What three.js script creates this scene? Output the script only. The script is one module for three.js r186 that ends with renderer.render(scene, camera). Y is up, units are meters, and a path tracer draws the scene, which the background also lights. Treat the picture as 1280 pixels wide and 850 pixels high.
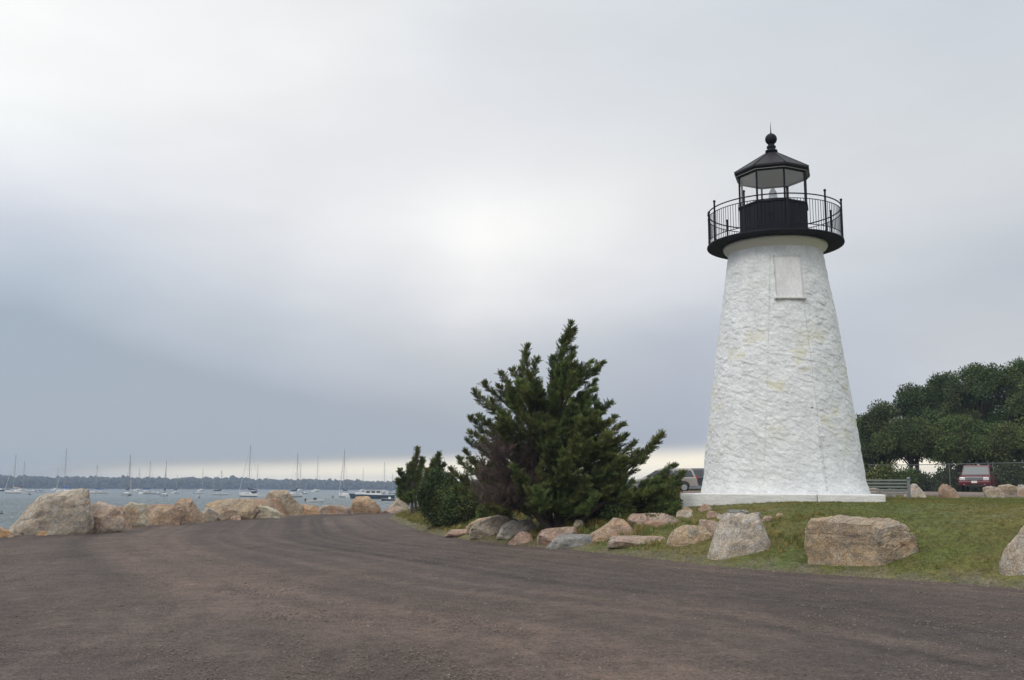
import * as THREE from 'three';
import { mergeGeometries, mergeVertices, toCreasedNormals } from 'three/addons/utils/BufferGeometryUtils.js';
import { RoundedBoxGeometry } from 'three/addons/geometries/RoundedBoxGeometry.js';

// ---------------------------------------------------------------- camera, sky, sun, exposure
const scene = new THREE.Scene();
const FOCAL = 1240, PITCH = Math.atan(186 / 1240), ROLL = THREE.MathUtils.degToRad(0.3), EYE = 1.6;
const camera = new THREE.PerspectiveCamera(2 * Math.atan(425 / FOCAL) * 180 / Math.PI, 1280 / 850, 0.1, 9000);
camera.position.set(0, EYE, 0);
camera.rotation.order = 'YXZ';
camera.rotation.set(PITCH, 0, ROLL);
camera.updateMatrixWorld(true);

const renderer = new THREE.WebGLRenderer({ antialias: true });
renderer.toneMapping = THREE.LinearToneMapping;
renderer.toneMappingExposure = 1.0;
renderer.shadowMap.enabled = true;

// ---- noise
function mulberry(a) { return () => { a |= 0; a = a + 0x6D2B79F5 | 0; let t = Math.imul(a ^ a >>> 15, 1 | a); t = t + Math.imul(t ^ t >>> 7, 61 | t) ^ t; return ((t ^ t >>> 14) >>> 0) / 4294967296; }; }
function hash3(x, y, z) { let h = Math.imul(x | 0, 374761393) + Math.imul(y | 0, 668265263) + Math.imul(z | 0, 1274126177) | 0; h = Math.imul(h ^ h >>> 13, 1274126177); h = Math.imul(h ^ h >>> 15, 2246822519); return ((h ^ h >>> 16) >>> 0) / 4294967296; }
const fade = t => t * t * t * (t * (t * 6 - 15) + 10), mix = (a, b, t) => a + (b - a) * t;
const clamp = (x, a = 0, b = 1) => x < a ? a : x > b ? b : x;
const smooth = (a, b, x) => { const t = clamp((x - a) / (b - a)); return t * t * (3 - 2 * t); };
function noise3(x, y, z) {   // -1 .. 1
  const i = Math.floor(x), j = Math.floor(y), k = Math.floor(z), u = fade(x - i), v = fade(y - j), w = fade(z - k);
  return 2 * mix(mix(mix(hash3(i, j, k), hash3(i + 1, j, k), u), mix(hash3(i, j + 1, k), hash3(i + 1, j + 1, k), u), v),
    mix(mix(hash3(i, j, k + 1), hash3(i + 1, j, k + 1), u), mix(hash3(i, j + 1, k + 1), hash3(i + 1, j + 1, k + 1), u), v), w) - 1;
}
function fbm(x, y, z, o = 4) { let s = 0, a = 0.5; for (let k = 0; k < o; k++) { s += a * noise3(x, y, z); x = x * 2.03 + 7.1; y = y * 2.03 + 3.7; z = z * 2.03 + 1.3; a *= 0.5; } return s; }

// ---- overcast sky: air and layered cloud
const lin = v => { v /= 255; return v <= 0.04045 ? v / 12.92 : Math.pow((v + 0.055) / 1.055, 2.4); };
const SKY_EL = [2.2, 4, 8, 12, 16, 20, 24, 28];
const SKY_AZ = [-180, -130, -60, -27, -15, -8, -2, 4, 9, 18, 26, 70, 180];
const EVEN = [[180, 187, 196], [184, 191, 200], [196, 202, 210], [210, 215, 221], [220, 224, 229], [226, 229, 233], [228, 231, 235], [230, 233, 236]];
const SUNNY = [[160, 168, 178], [170, 178, 188], [190, 198, 208], [214, 219, 226], [236, 239, 242], [248, 249, 250], [252, 252, 252], [252, 253, 253]];
const SKY = [EVEN, SUNNY, SUNNY,
  [[126, 137, 148], [134, 146, 158], [156, 169, 183], [188, 199, 212], [226, 230, 238], [247, 250, 251], [252, 253, 253], [252, 253, 253]],
  [[138, 148, 159], [149, 159, 171], [180, 189, 200], [208, 213, 221], [228, 230, 234], [236, 237, 240], [243, 244, 245], [243, 244, 246]],
  [[153, 162, 172], [167, 175, 186], [194, 200, 209], [221, 224, 229], [239, 240, 242], [234, 235, 238], [234, 236, 239], [236, 238, 240]],
  [[168, 175, 186], [176, 183, 192], [203, 207, 213], [243, 243, 244], [254, 254, 252], [233, 234, 237], [225, 228, 232], [224, 228, 232]],
  [[170, 176, 188], [176, 183, 193], [194, 200, 208], [232, 233, 236], [243, 243, 243], [228, 230, 233], [219, 223, 228], [220, 225, 230]],
  [[174, 180, 190], [174, 181, 193], [187, 193, 204], [222, 225, 230], [232, 233, 235], [226, 229, 232], [216, 221, 227], [217, 222, 228]],
  [[190, 196, 206], [190, 197, 207], [196, 202, 212], [208, 213, 220], [218, 222, 227], [217, 221, 226], [212, 217, 223], [210, 216, 223]],
  [[202, 207, 213], [200, 205, 212], [203, 207, 213], [195, 201, 209], [212, 216, 221], [212, 217, 222], [207, 213, 220], [205, 211, 219]],
  EVEN, EVEN];
function skyColour(az, el) {   // degrees, azimuth 0 = away from the camera, positive to the right
  const x = Math.sin(az * Math.PI / 180), z = Math.cos(az * Math.PI / 180), e0 = Math.max(el, 0);
  const wx = fbm(x * 3 + 5, e0 * 0.09, z * 3, 4), wy = fbm(x * 4.5 + 11, e0 * 0.16 + 4, z * 4.5, 4);
  const fine = fbm(x * 9 + 2, e0 * 0.5 + 1, z * 9, 5), roll = fbm(x * 5 + 31, e0 * 0.34 + 7, z * 5, 5);
  const a = clamp(az + 3.6 * wy, -180, 180), e = e0 + (1.3 * wx + 1.0 * roll + 0.8 + 0.8 * smooth(2, -14, az)) * smooth(1, 9, e0);
  let i = 0; while (i < SKY_AZ.length - 2 && a > SKY_AZ[i + 1]) i++;
  let j = 0; while (j < SKY_EL.length - 2 && e > SKY_EL[j + 1]) j++;
  const u = clamp((a - SKY_AZ[i]) / (SKY_AZ[i + 1] - SKY_AZ[i])), v = clamp((e - SKY_EL[j]) / (SKY_EL[j + 1] - SKY_EL[j])), u2 = u * u * (3 - 2 * u) * 0.5 + u * 0.5, row = (n, k) => { n = clamp(n, 0, SKY_EL.length - 1); return mix(SKY[i][n][k], SKY[i + 1][n][k], u2); };
  const spline = (p0, p1, p2, p3, t) => p1 + 0.5 * t * (p2 - p0 + t * (2 * p0 - 5 * p1 + 4 * p2 - p3 + t * (3 * (p1 - p2) + p3 - p0)));
  // the cloud layer goes on brightening towards the zenith (CIE overcast law)
  const rise = 1 + 0.62 * Math.max(0, Math.sin(e0 * Math.PI / 180) - 0.47) / 0.53, grain = 1 + 0.02 * wx + 0.035 * roll + 0.03 * fine;
  const top = 1.72 + 0.034 * clamp(az, -40, 20) + 0.25 * wy;      // clear warm strip under the bank
  const strip = (1 - smooth(top - 0.6, top + 0.6, e0)) * (0.2 + 0.8 * smooth(-29, -17, az + 4 * wx)) * (0.35 + 0.65 * smooth(-120, -30, -Math.abs(az)));
  return [0, 1, 2].map(k => mix(lin(clamp(spline(row(j - 1, k), row(j, k), row(j + 1, k), row(j + 2, k), v), 120, 255)) * rise * grain, lin([250, 239, 214][k]) * 1.34, strip * 0.92));
}
const skyTex = (() => {
  const W = 2048, H = 1024, data = new Float32Array(W * H * 4);
  for (let j = 0; j < H; j++) {
    const el = ((j + 0.5) / H - 0.5) * 180;
    for (let i = 0; i < W; i++) {
      const a = ((i + 0.5) / W - 0.5) * 2 * Math.PI, k = (j * W + i) * 4;      // a = atan2(z, x)
      const az = Math.atan2(Math.cos(a), -Math.sin(a)) * 180 / Math.PI;
      const c = skyColour(az, el);
      data[k] = c[0]; data[k + 1] = c[1]; data[k + 2] = c[2]; data[k + 3] = 1;
    }
  }
  const t = new THREE.DataTexture(data, W, H, THREE.RGBAFormat, THREE.FloatType);
  t.mapping = THREE.EquirectangularReflectionMapping; t.magFilter = t.minFilter = THREE.LinearFilter; t.colorSpace = THREE.LinearSRGBColorSpace; t.needsUpdate = true;
  return t;
})();
scene.background = skyTex; scene.environment = skyTex;
scene.fog = new THREE.FogExp2(0xb4c6e0, 0.00036);

const sun = new THREE.DirectionalLight(0xfff8ef, 1.1);
{ const az = -138 * Math.PI / 180, el = 44 * Math.PI / 180; sun.position.set(Math.sin(az) * Math.cos(el) * 120, Math.sin(el) * 120, -Math.cos(az) * Math.cos(el) * 120 - 30); }
sun.target.position.set(0, 0, -30); sun.castShadow = true; sun.shadow.radius = 34;
sun.shadow.mapSize.set(2048, 2048); Object.assign(sun.shadow.camera, { left: -90, right: 90, top: 70, bottom: -70, near: 1, far: 320 });
scene.add(sun, sun.target);

// ---------------------------------------------------------------- helpers
const V = (x, y, z) => new THREE.Vector3(x, y, z);
const used = new Map();
function numbered(n) { const k = used.get(n) || 0; used.set(n, k + 1); return k ? n + '_' + String(k).padStart(3, '0') : n; }
function shadows(o) { o.traverse(m => { if (m.isMesh) { m.castShadow = true; m.receiveShadow = true; } }); return o; }
function tag(o, label, category, group, kind) { o.userData.label = label; o.userData.category = category; if (group) o.userData.group = group; if (kind) o.userData.kind = kind; return o; }
function thing(name, label, category, group, pos) { const g = new THREE.Group(); g.name = numbered(name); tag(g, label, category, group); if (pos) g.position.copy(pos); scene.add(g); return g; }
function part(name, geo, mat, parent) { const m = new THREE.Mesh(geo, mat); m.name = name; m.castShadow = m.receiveShadow = true; parent.add(m); return m; }
function single(name, geo, mat, label, category, group) { const m = new THREE.Mesh(geo, mat); m.name = numbered(name); m.castShadow = m.receiveShadow = true; tag(m, label, category, group); scene.add(m); return m; }
function structure(name, geo, mat) { const m = new THREE.Mesh(geo, mat); m.name = numbered(name); m.castShadow = m.receiveShadow = true; m.userData.kind = 'structure'; scene.add(m); return m; }
const rgb = (r, g, b) => new THREE.Color().setRGB(r, g, b);
const mat = (c, rough = 0.85, o = {}) => new THREE.MeshStandardMaterial({ color: Array.isArray(c) ? rgb(...c) : c, roughness: rough, ...o });
function sightLine(px, py) {   // direction of a photo pixel, scaled to 1 m of horizontal distance
  const d = V((px - 640) / FOCAL, (425 - py) / FOCAL, -1).applyEuler(camera.rotation);
  return d.divideScalar(Math.hypot(d.x, d.z));
}
const at = (px, py, D) => sightLine(px, py).multiplyScalar(D).add(V(0, EYE, 0));
function onLevel(px, py, y) { const d = sightLine(px, py); return d.multiplyScalar((y - EYE) / d.y).add(V(0, EYE, 0)); }
function onLand(px, py, from = 8, to = 140) { const d = sightLine(px, py); for (let t = from; t < to; t += 0.05) { if (EYE + d.y * t <= land(d.x * t, d.z * t)) return V(d.x * t, land(d.x * t, d.z * t), d.z * t); } return null; }
function standing(px, D) { const d = sightLine(px, 612); return V(d.x * D, land(d.x * D, d.z * D), d.z * D); }
const metresPerPixel = p => Math.hypot(p.x, p.z) / FOCAL * 0.99 * Math.cos(Math.atan2(p.x, -p.z));
function gridGeometry(nu, nv, f, uv, col) {   // (nu + 1) x (nv + 1) vertices
  const P = new Float32Array((nu + 1) * (nv + 1) * 3), U = new Float32Array((nu + 1) * (nv + 1) * 2), C = col && new Float32Array(P.length), I = new Uint32Array(nu * nv * 6);
  let n = 0;
  for (let j = 0; j <= nv; j++) for (let i = 0; i <= nu; i++) {
    const p = f(i / nu, j / nv, i, j); P.set(p, n * 3); U.set(uv ? uv(i / nu, j / nv, p) : [p[0], p[2]], n * 2); if (col) C.set(col(i / nu, j / nv, p), n * 3); n++;
  }
  n = 0; for (let j = 0; j < nv; j++) for (let i = 0; i < nu; i++) { const a = j * (nu + 1) + i, b = a + 1, c = a + nu + 1, d = c + 1; I[n++] = a; I[n++] = b; I[n++] = c; I[n++] = b; I[n++] = d; I[n++] = c; }
  const g = new THREE.BufferGeometry(); g.setAttribute('position', new THREE.BufferAttribute(P, 3)); g.setAttribute('uv', new THREE.BufferAttribute(U, 2)); if (col) g.setAttribute('color', new THREE.BufferAttribute(C, 3));
  g.setIndex(new THREE.BufferAttribute(I, 1)); g.computeVertexNormals(); return g;
}
function tube(points, r0, r1 = r0, seg = 6, rings) {
  const c = new THREE.CatmullRomCurve3(points), n = rings || Math.max(2, points.length * 3), g = new THREE.TubeGeometry(c, n, 1, seg, false), p = g.attributes.position, q = V();
  for (let i = 0; i <= n; i++) { const o = c.getPointAt(i / n), r = mix(r0, r1, i / n); for (let k = 0; k <= seg; k++) { const a = i * (seg + 1) + k; q.fromBufferAttribute(p, a).sub(o).multiplyScalar(r).add(o); p.setXYZ(a, q.x, q.y, q.z); } }
  return g;
}
function rod(a, b, r0, r1 = r0, seg = 6) { const d = b.clone().sub(a), g = new THREE.CylinderGeometry(r1, r0, d.length(), seg); g.applyQuaternion(new THREE.Quaternion().setFromUnitVectors(V(0, 1, 0), d.normalize())); g.translate((a.x + b.x) / 2, (a.y + b.y) / 2, (a.z + b.z) / 2); return g; }
const box = (w, h, d, x = 0, y = 0, z = 0) => { const g = new THREE.BoxGeometry(w, h, d); g.translate(x, y, z); return g; };
const rbox = (w, h, d, r, x = 0, y = 0, z = 0, s = 2) => { const g = new RoundedBoxGeometry(w, h, d, s, r); g.translate(x, y, z); return g; };
const lathe = (pts, seg = 48) => new THREE.LatheGeometry(pts.map(p => new THREE.Vector2(p[0], p[1])), seg);

// ---- tileable textures (fine grain only)
function tileNoise(x, y, period, seed) { const i = Math.floor(x), j = Math.floor(y), u = fade(x - i), v = fade(y - j), w = n => ((n % period) + period) % period; return mix(mix(hash3(w(i), w(j), seed), hash3(w(i + 1), w(j), seed), u), mix(hash3(w(i), w(j + 1), seed), hash3(w(i + 1), w(j + 1), seed), u), v); }
function texture(size, f, colour, tile) {   // f(u, v) -> [r, g, b] 0..1 in sRGB for colour
  const d = new Uint8Array(size * size * 4);
  for (let j = 0; j < size; j++) for (let i = 0; i < size; i++) { const c = f(i / size, j / size), k = (j * size + i) * 4; for (let n = 0; n < 3; n++) d[k + n] = clamp(Array.isArray(c) ? c[n] : c) * 255; d[k + 3] = 255; }
  const t = new THREE.DataTexture(d, size, size); t.wrapS = t.wrapT = THREE.RepeatWrapping; t.magFilter = THREE.LinearFilter; t.minFilter = THREE.LinearMipmapLinearFilter; t.generateMipmaps = true;
  if (colour) t.colorSpace = THREE.SRGBColorSpace; t.repeat.set(1 / tile, 1 / tile); t.needsUpdate = true; return t;
}
const layers = (u, v, list) => { let s = 0; for (const [p, a, seed] of list) s += a * (tileNoise(u * p, v * p, p, seed) - 0.5) * 2; return s; };
const gravelHeight = (u, v) => 0.5 + layers(u, v, [[24, 0.10, 1], [96, 0.14, 2], [256, 0.18, 3], [512, 0.22, 4]]);
const gravelMap = texture(1024, (u, v) => {
  const n = layers(u, v, [[7, 0.05, 11], [31, 0.07, 12], [128, 0.10, 13], [300, 0.12, 14], [512, 0.16, 15]]);
  const fleck = tileNoise(u * 340, v * 340, 340, 17), dark = tileNoise(u * 200, v * 200, 200, 18);
  let b = 0.85 + n * 1.05; if (fleck > 0.94) b += 0.3; if (dark > 0.9) b -= 0.32;
  return [b, b * 0.985, b * 0.97];
}, true, 4.7);
const gravelBump = texture(1024, gravelHeight, false, 4.7);
const grassMap = texture(1024, (u, v) => { const n = layers(u, v, [[5, 0.06, 21], [19, 0.10, 22], [70, 0.15, 23], [210, 0.2, 24], [420, 0.25, 25]]); const t = layers(u, v, [[9, 0.5, 26], [40, 0.5, 27]]); return [0.82 + n * 0.7 + 0.06 * t, 0.84 + n * 0.7, 0.74 + n * 0.7 - 0.06 * t]; }, true, 3.3);
const grassBump = texture(1024, (u, v) => 0.5 + layers(u, v, [[40, 0.15, 31], [150, 0.2, 32], [400, 0.3, 33]]), false, 3.3);
const rockMap = texture(512, (u, v) => { const n = layers(u, v, [[6, 0.10, 41], [17, 0.12, 42], [60, 0.16, 43], [180, 0.2, 44], [256, 0.18, 49]]); const f = tileNoise(u * 120, v * 120, 120, 45); let b = 0.84 + n * 0.62; if (f > 0.9) b -= 0.22; const w = layers(u, v, [[11, 0.1, 46]]); return [b + w * 0.35, b + w * 0.1, b - w * 0.3]; }, true, 1.1);
const rockBump = texture(512, (u, v) => 0.5 + layers(u, v, [[5, 0.16, 51], [14, 0.16, 52], [45, 0.14, 53], [140, 0.16, 54]]), false, 1.1);
const plasterBump = texture(1024, (u, v) => 0.5 + layers(u, v, [[14, 0.2, 61], [40, 0.16, 62], [110, 0.12, 63], [300, 0.08, 64]]), false, 2.2);
const plasterMap = texture(512, (u, v) => { const n = layers(u, v, [[8, 0.03, 65], [30, 0.03, 66], [120, 0.04, 67]]); return 0.94 + n; }, true, 2.2);
const barkBump = texture(256, (u, v) => 0.5 + layers(u, v, [[16, 0.3, 71], [64, 0.2, 72]]), false, 0.5);
const waveBump = texture(1024, (u, v) => {
  let s = 0; const q = layers(u, v, [[10, 0.02, 80]]);
  for (const [px, py, a, seed] of [[9, 22, 0.22, 81], [21, 40, 0.18, 82], [44, 90, 0.14, 83], [90, 160, 0.1, 84]]) { const i = (u + q) * px, j = (v + q) * py, a0 = tileNoise2(i, j, px, py, seed); s += a * (1 - 2 * Math.abs(a0 - 0.5) * 2); }
  return 0.5 + s * 0.6;
}, false, 26);
function tileNoise2(x, y, px, py, seed) { const i = Math.floor(x), j = Math.floor(y), u = fade(x - i), v = fade(y - j), a = n => ((n % px) + px) % px, b = n => ((n % py) + py) % py; return mix(mix(hash3(a(i), b(j), seed), hash3(a(i + 1), b(j), seed), u), mix(hash3(a(i), b(j + 1), seed), hash3(a(i + 1), b(j + 1), seed), u), v); }

// ---------------------------------------------------------------- land form
const curve2 = pts => new THREE.CatmullRomCurve3(pts.map(p => V(p[0], 0, p[1])), false, 'centripetal');
const bankSide = curve2([[30, 26], [22, 10], [17, 0], [13, -8], [10.5, -13], [8.6, -17.05], [7.32, -18.54], [5.67, -19.95], [4.45, -21.35], [3.62, -22.79], [2.05, -25.61], [0.03, -29.02], [-1.22, -31.57], [-2.83, -36.1], [-4.3, -42.8], [-5.57, -48.8], [-6.6, -55.5], [-5.3, -60.5], [-1, -61.8], [6, -58.4], [16, -52], [30, -45.5], [70, -36]]);
const seaSide = curve2([[-26, 40], [-23, 18], [-22, 0], [-21, -12], [-19.4, -23], [-16.84, -33.3], [-15.61, -36.6], [-15.33, -44.0], [-14.14, -52.6], [-11.62, -61.2], [-8.09, -68.4], [-3.5, -74.4], [4, -78.6], [14, -79], [30, -73.4], [70, -62]]);
const bankPts = bankSide.getSpacedPoints(260), seaPts = seaSide.getSpacedPoints(260);
function polyDistance(pts, x, z) { let best = 1e9, bi = 0; for (let i = 0; i < pts.length - 1; i++) { const a = pts[i], b = pts[i + 1], dx = b.x - a.x, dz = b.z - a.z, t = clamp(((x - a.x) * dx + (z - a.z) * dz) / (dx * dx + dz * dz)), ex = x - a.x - t * dx, ez = z - a.z - t * dz, d = ex * ex + ez * ez; if (d < best) { best = d; bi = i + t; } } return [Math.sqrt(best), bi]; }
const inside = (poly, x, z) => { let c = false; for (let i = 0, j = poly.length - 1; i < poly.length; j = i++) { const a = poly[i], b = poly[j]; if ((a.z > z) !== (b.z > z) && x < (b.x - a.x) * (z - a.z) / (b.z - a.z) + a.x) c = !c; } return c; };
const moundPoly = [...bankPts, V(200, 0, -20), V(200, 0, 26)];
const shorePts = [...seaPts.filter(p => p.x < 5 || p.z > -60), V(9, 0, -86), V(12, 0, -100), V(20, 0, -125), V(60, 0, -150), V(300, 0, -170)];
const landPoly = [...shorePts, V(300, 0, 60), V(-26, 0, 60)];
function roadLevel(x, z) { return (1.32 + 0.2 * smooth(54, 74, Math.hypot(x, z))) * smooth(-5, 14, x) * smooth(-40, -52, z - 0.25 * Math.max(0, x - 8)) + 0.05 * fbm(x * 0.12, 0, z * 0.12, 2); }
function plateau(x, z) { const D = Math.hypot(x, z); return 1.25 + 0.36 * smooth(40, 76, D) + 0.05 * fbm(x * 0.2, 3, z * 0.2, 3); }
function land(x, z) {
  if (!inside(landPoly, x, z)) { const d = polyDistance(shorePts, x, z)[0]; return Math.max(-5, roadLevel(x, z) - 0.15 * smooth(0, 0.8, d) - 2.6 * smooth(0.6, 7.5, d) - 0.12 * Math.max(0, d - 7) + 0.1 * fbm(x * 0.8, 0, z * 0.8, 3) * smooth(0, 2, d)); }
  if (inside(moundPoly, x, z)) {
    const d = polyDistance(bankPts, x, z)[0], r = roadLevel(x, z), p = Math.max(plateau(x, z), r), q = clamp(d / 7.2);
    return mix(r, p, q * (1.75 - 0.75 * q) > 1 ? 1 : q * (1.75 - 0.75 * q)) + 0.035 * fbm(x * 0.9, 9, z * 0.9, 4) * smooth(0, 1, d);
  }
  if (z < -60 && x > 4) { const d = polyDistance(seaPts, x, z)[0], out = inside([...seaPts, V(200, 0, 40)], x, z) ? 0 : d; return mix(roadLevel(x, z), Math.max(roadLevel(x, z), plateau(x, z) + 0.1), smooth(0, 4, out)); }
  return roadLevel(x, z);
}
const lawnShade = (x, z, d, onMound) => {   // what grows: greener, browner, bare
  const a = fbm(x * 0.35, 1, z * 0.35, 4), b = fbm(x * 1.7, 5, z * 1.7, 4), c = fbm(x * 5, 8, z * 5, 3);
  const green = clamp(0.5 + 0.9 * a + 0.5 * b + 0.12 * (x - 9) / 6);
  let col = [mix(0.195, 0.122, green), mix(0.165, 0.150, green), mix(0.055, 0.032, green)];
  col = col.map(v => v * (1 + 0.25 * c + 0.15 * b));
  const bare = onMound ? clamp(smooth(0.75, 0.0, d + 0.9 * b + 0.5 * c) + smooth(0.32, 0.5, b + 0.3 * c) * 0.45) : 0.75 + 0.25 * c;
  const sand = [0.19 + 0.03 * c, 0.165 + 0.03 * c, 0.13 + 0.025 * c];
  return col.map((v, k) => mix(v, sand[k], bare));
};
{
  const axis = (a, b, s, lo, hi) => { const out = []; let v = lo; while (v < a) { out.push(v); v += Math.max(s, (a - v) * 0.25); } for (v = a; v < b; v += s) out.push(v); while (v < hi) { out.push(v); v += Math.max(s, (v - b) * 0.3); } out.push(hi); return out; };
  const X = axis(-24, 34, 0.2, -90, 300), Z = axis(-82, -12, 0.25, -230, 70);
  const inRoad = [...bankPts, ...[...seaPts].reverse()];
  const geo = gridGeometry(X.length - 1, Z.length - 1, (u, v, i, j) => {
    const x = X[i], z = Z[j]; let y = land(x, z);
    if (inside(inRoad, x, z)) { const d = Math.min(polyDistance(bankPts, x, z)[0], polyDistance(seaPts, x, z)[0]); y -= 0.02 + 0.10 * smooth(0, 0.8, d); } else y += 0.012;
    return [x, y, z];
  }, null, (u, v, p) => { const m = inside(moundPoly, p[0], p[2]) || (p[2] < -60 && p[0] > 6); return lawnShade(p[0], p[2], m ? polyDistance(bankPts, p[0], p[2])[0] : 0, m); });
  structure('ground', geo, mat([1.18, 1.18, 1.18], 0.95, { vertexColors: true, map: grassMap, bumpMap: grassBump, bumpScale: 0.03 }));
  console.log('ground', X.length, Z.length);
}
{ // packed gravel road, ruts swept along its bend
  const nu = 190, nv = 560, B = bankSide.getSpacedPoints(nv), S = [];
  const seaFine = seaSide.getSpacedPoints(900), bankLen = bankSide.getLength();
  // pair each bank point with a sea-side point at the matching share of the way round
  const keyB = [0, 0.30, 0.52, 0.62, 0.70, 1], keyS = [0, 0.36, 0.48, 0.565, 0.68, 1];
  const shareS = t => { for (let k = 0; k < 5; k++) if (t <= keyB[k + 1]) return mix(keyS[k], keyS[k + 1], (t - keyB[k]) / (keyB[k + 1] - keyB[k])); return 1; };
  for (let j = 0; j <= nv; j++) S.push(seaSide.getPointAt(clamp(shareS(j / nv))));
  const streak = (a, l) => 0.55 * noise3(a * 0.75 + 0.4 * noise3(a * 0.2, l * 0.06, 1), l * 0.018, 3) + 0.45 * noise3(a * 2.1, l * 0.035, 7) + 0.4 * noise3(a * 5.5, l * 0.05, 9) + 0.25 * noise3(a * 11, l * 0.08, 12);
  const across = new Float32Array((nu + 1) * (nv + 1));
  const geo = gridGeometry(nu, nv, (u, v, i, j) => {
    const b = B[j], s = S[j], w = b.distanceTo(s), uu = Math.pow(u, 1.25);
    let x = mix(b.x, s.x, uu), z = mix(b.z, s.z, uu);
    if (i === 0) { const n = 0.22 * fbm(x * 0.9, 2, z * 0.9, 3) - 0.05; x += (s.x - b.x) / w * n; z += (s.z - b.z) / w * n; }
    if (i === nu) { const n = 0.35 + 0.3 * fbm(x * 0.6, 2, z * 0.6, 3); x += (s.x - b.x) / w * n; z += (s.z - b.z) / w * n; }
    const a = uu * w, l = v * bankLen; across[j * (nu + 1) + i] = a;
    const edge = smooth(0, 0.7, a) * smooth(0, 0.7, w - a);
    const y = roadLevel(x, z) + 0.008 + edge * (0.018 * streak(a, l) + 0.014 * fbm(x * 1.1, 0, z * 1.1, 3));
    return [x, y, z];
  }, null, (u, v, p) => {
    const x = p[0], z = p[2], near = polyDistance(bankPts, x, z), a = near[0], l = near[1] / 260 * bankLen, s = streak(a, l) + 0.3 * streak(polyDistance(seaPts, x, z)[0] + 40, l), f = fbm(x * 0.5, 4, z * 0.5, 4), g = fbm(x * 2.4, 4, z * 2.4, 4), k = 1 + 0.46 * s + 0.16 * f + 0.16 * g, w = 0.05 * noise3(x * 0.22, 8, z * 0.22) + 0.05 * s;
    const lot = 1 + 1.1 * smooth(4, 14, x + 2 * g) * smooth(-38, -46, z);      // dry pale gravel of the parking area
    const grit = smooth(1.6, 0, polyDistance(seaPts, x, z)[0] + g) * 0.3;
    return [0.112 * k * lot * (1 + w * 0.6) + grit * 0.04, 0.083 * k * lot * (0.94 + 0.06 * lot) + grit * 0.035, 0.071 * k * lot * (0.92 + 0.08 * lot) * (1 - w * 0.6) + grit * 0.03];
  });
  structure('road', geo, mat([1.12, 1.12, 1.12], 0.93, { vertexColors: true, map: gravelMap, bumpMap: gravelBump, bumpScale: 0.03 }));
}
const SEA = -1.3;
{ // harbour water
  const axis = (a, b, s, lo, hi) => { const out = []; let v = a; const low = []; let st = s; while (v > lo) { st *= 1.12; v -= st; low.unshift(Math.max(v, lo)); } out.push(...low); for (v = a; v < b; v += s) out.push(v); st = s; while (v < hi) { out.push(v); st *= 1.12; v += st; } out.push(hi); return out; };
  const X = axis(-120, 10, 0.45, -2400, 2400), Z = axis(-260, -28, 0.42, -2300, 160);
  const wave = (x, z, k) => { const q = 0.35 * noise3(x * 0.11, 1, z * 0.11), w = (a, b, s) => 1 - 2 * Math.abs(noise3(x * a + q, s, z * b + q)); return 0.075 * w(0.34, 0.52, 2) + 0.055 * w(0.8, 1.15, 5) * k + 0.05 * noise3(x * 0.13, 3, z * 0.17); };
  const geo = gridGeometry(X.length - 1, Z.length - 1, (u, v, i, j) => { const x = X[i], z = Z[j], k = smooth(330, 200, Math.hypot(x, z)) * smooth(-170, -130, x) * smooth(60, 30, x); return [x, SEA + (k > 0 ? wave(x, z, 1) * k : 0), z]; });
  structure('harbour_water', geo, new THREE.MeshPhysicalMaterial({ color: rgb(0.075, 0.108, 0.11), roughness: 0.14, ior: 1.33, bumpMap: waveBump, bumpScale: 0.8 }));
  console.log('water', X.length, Z.length);
}
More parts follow.
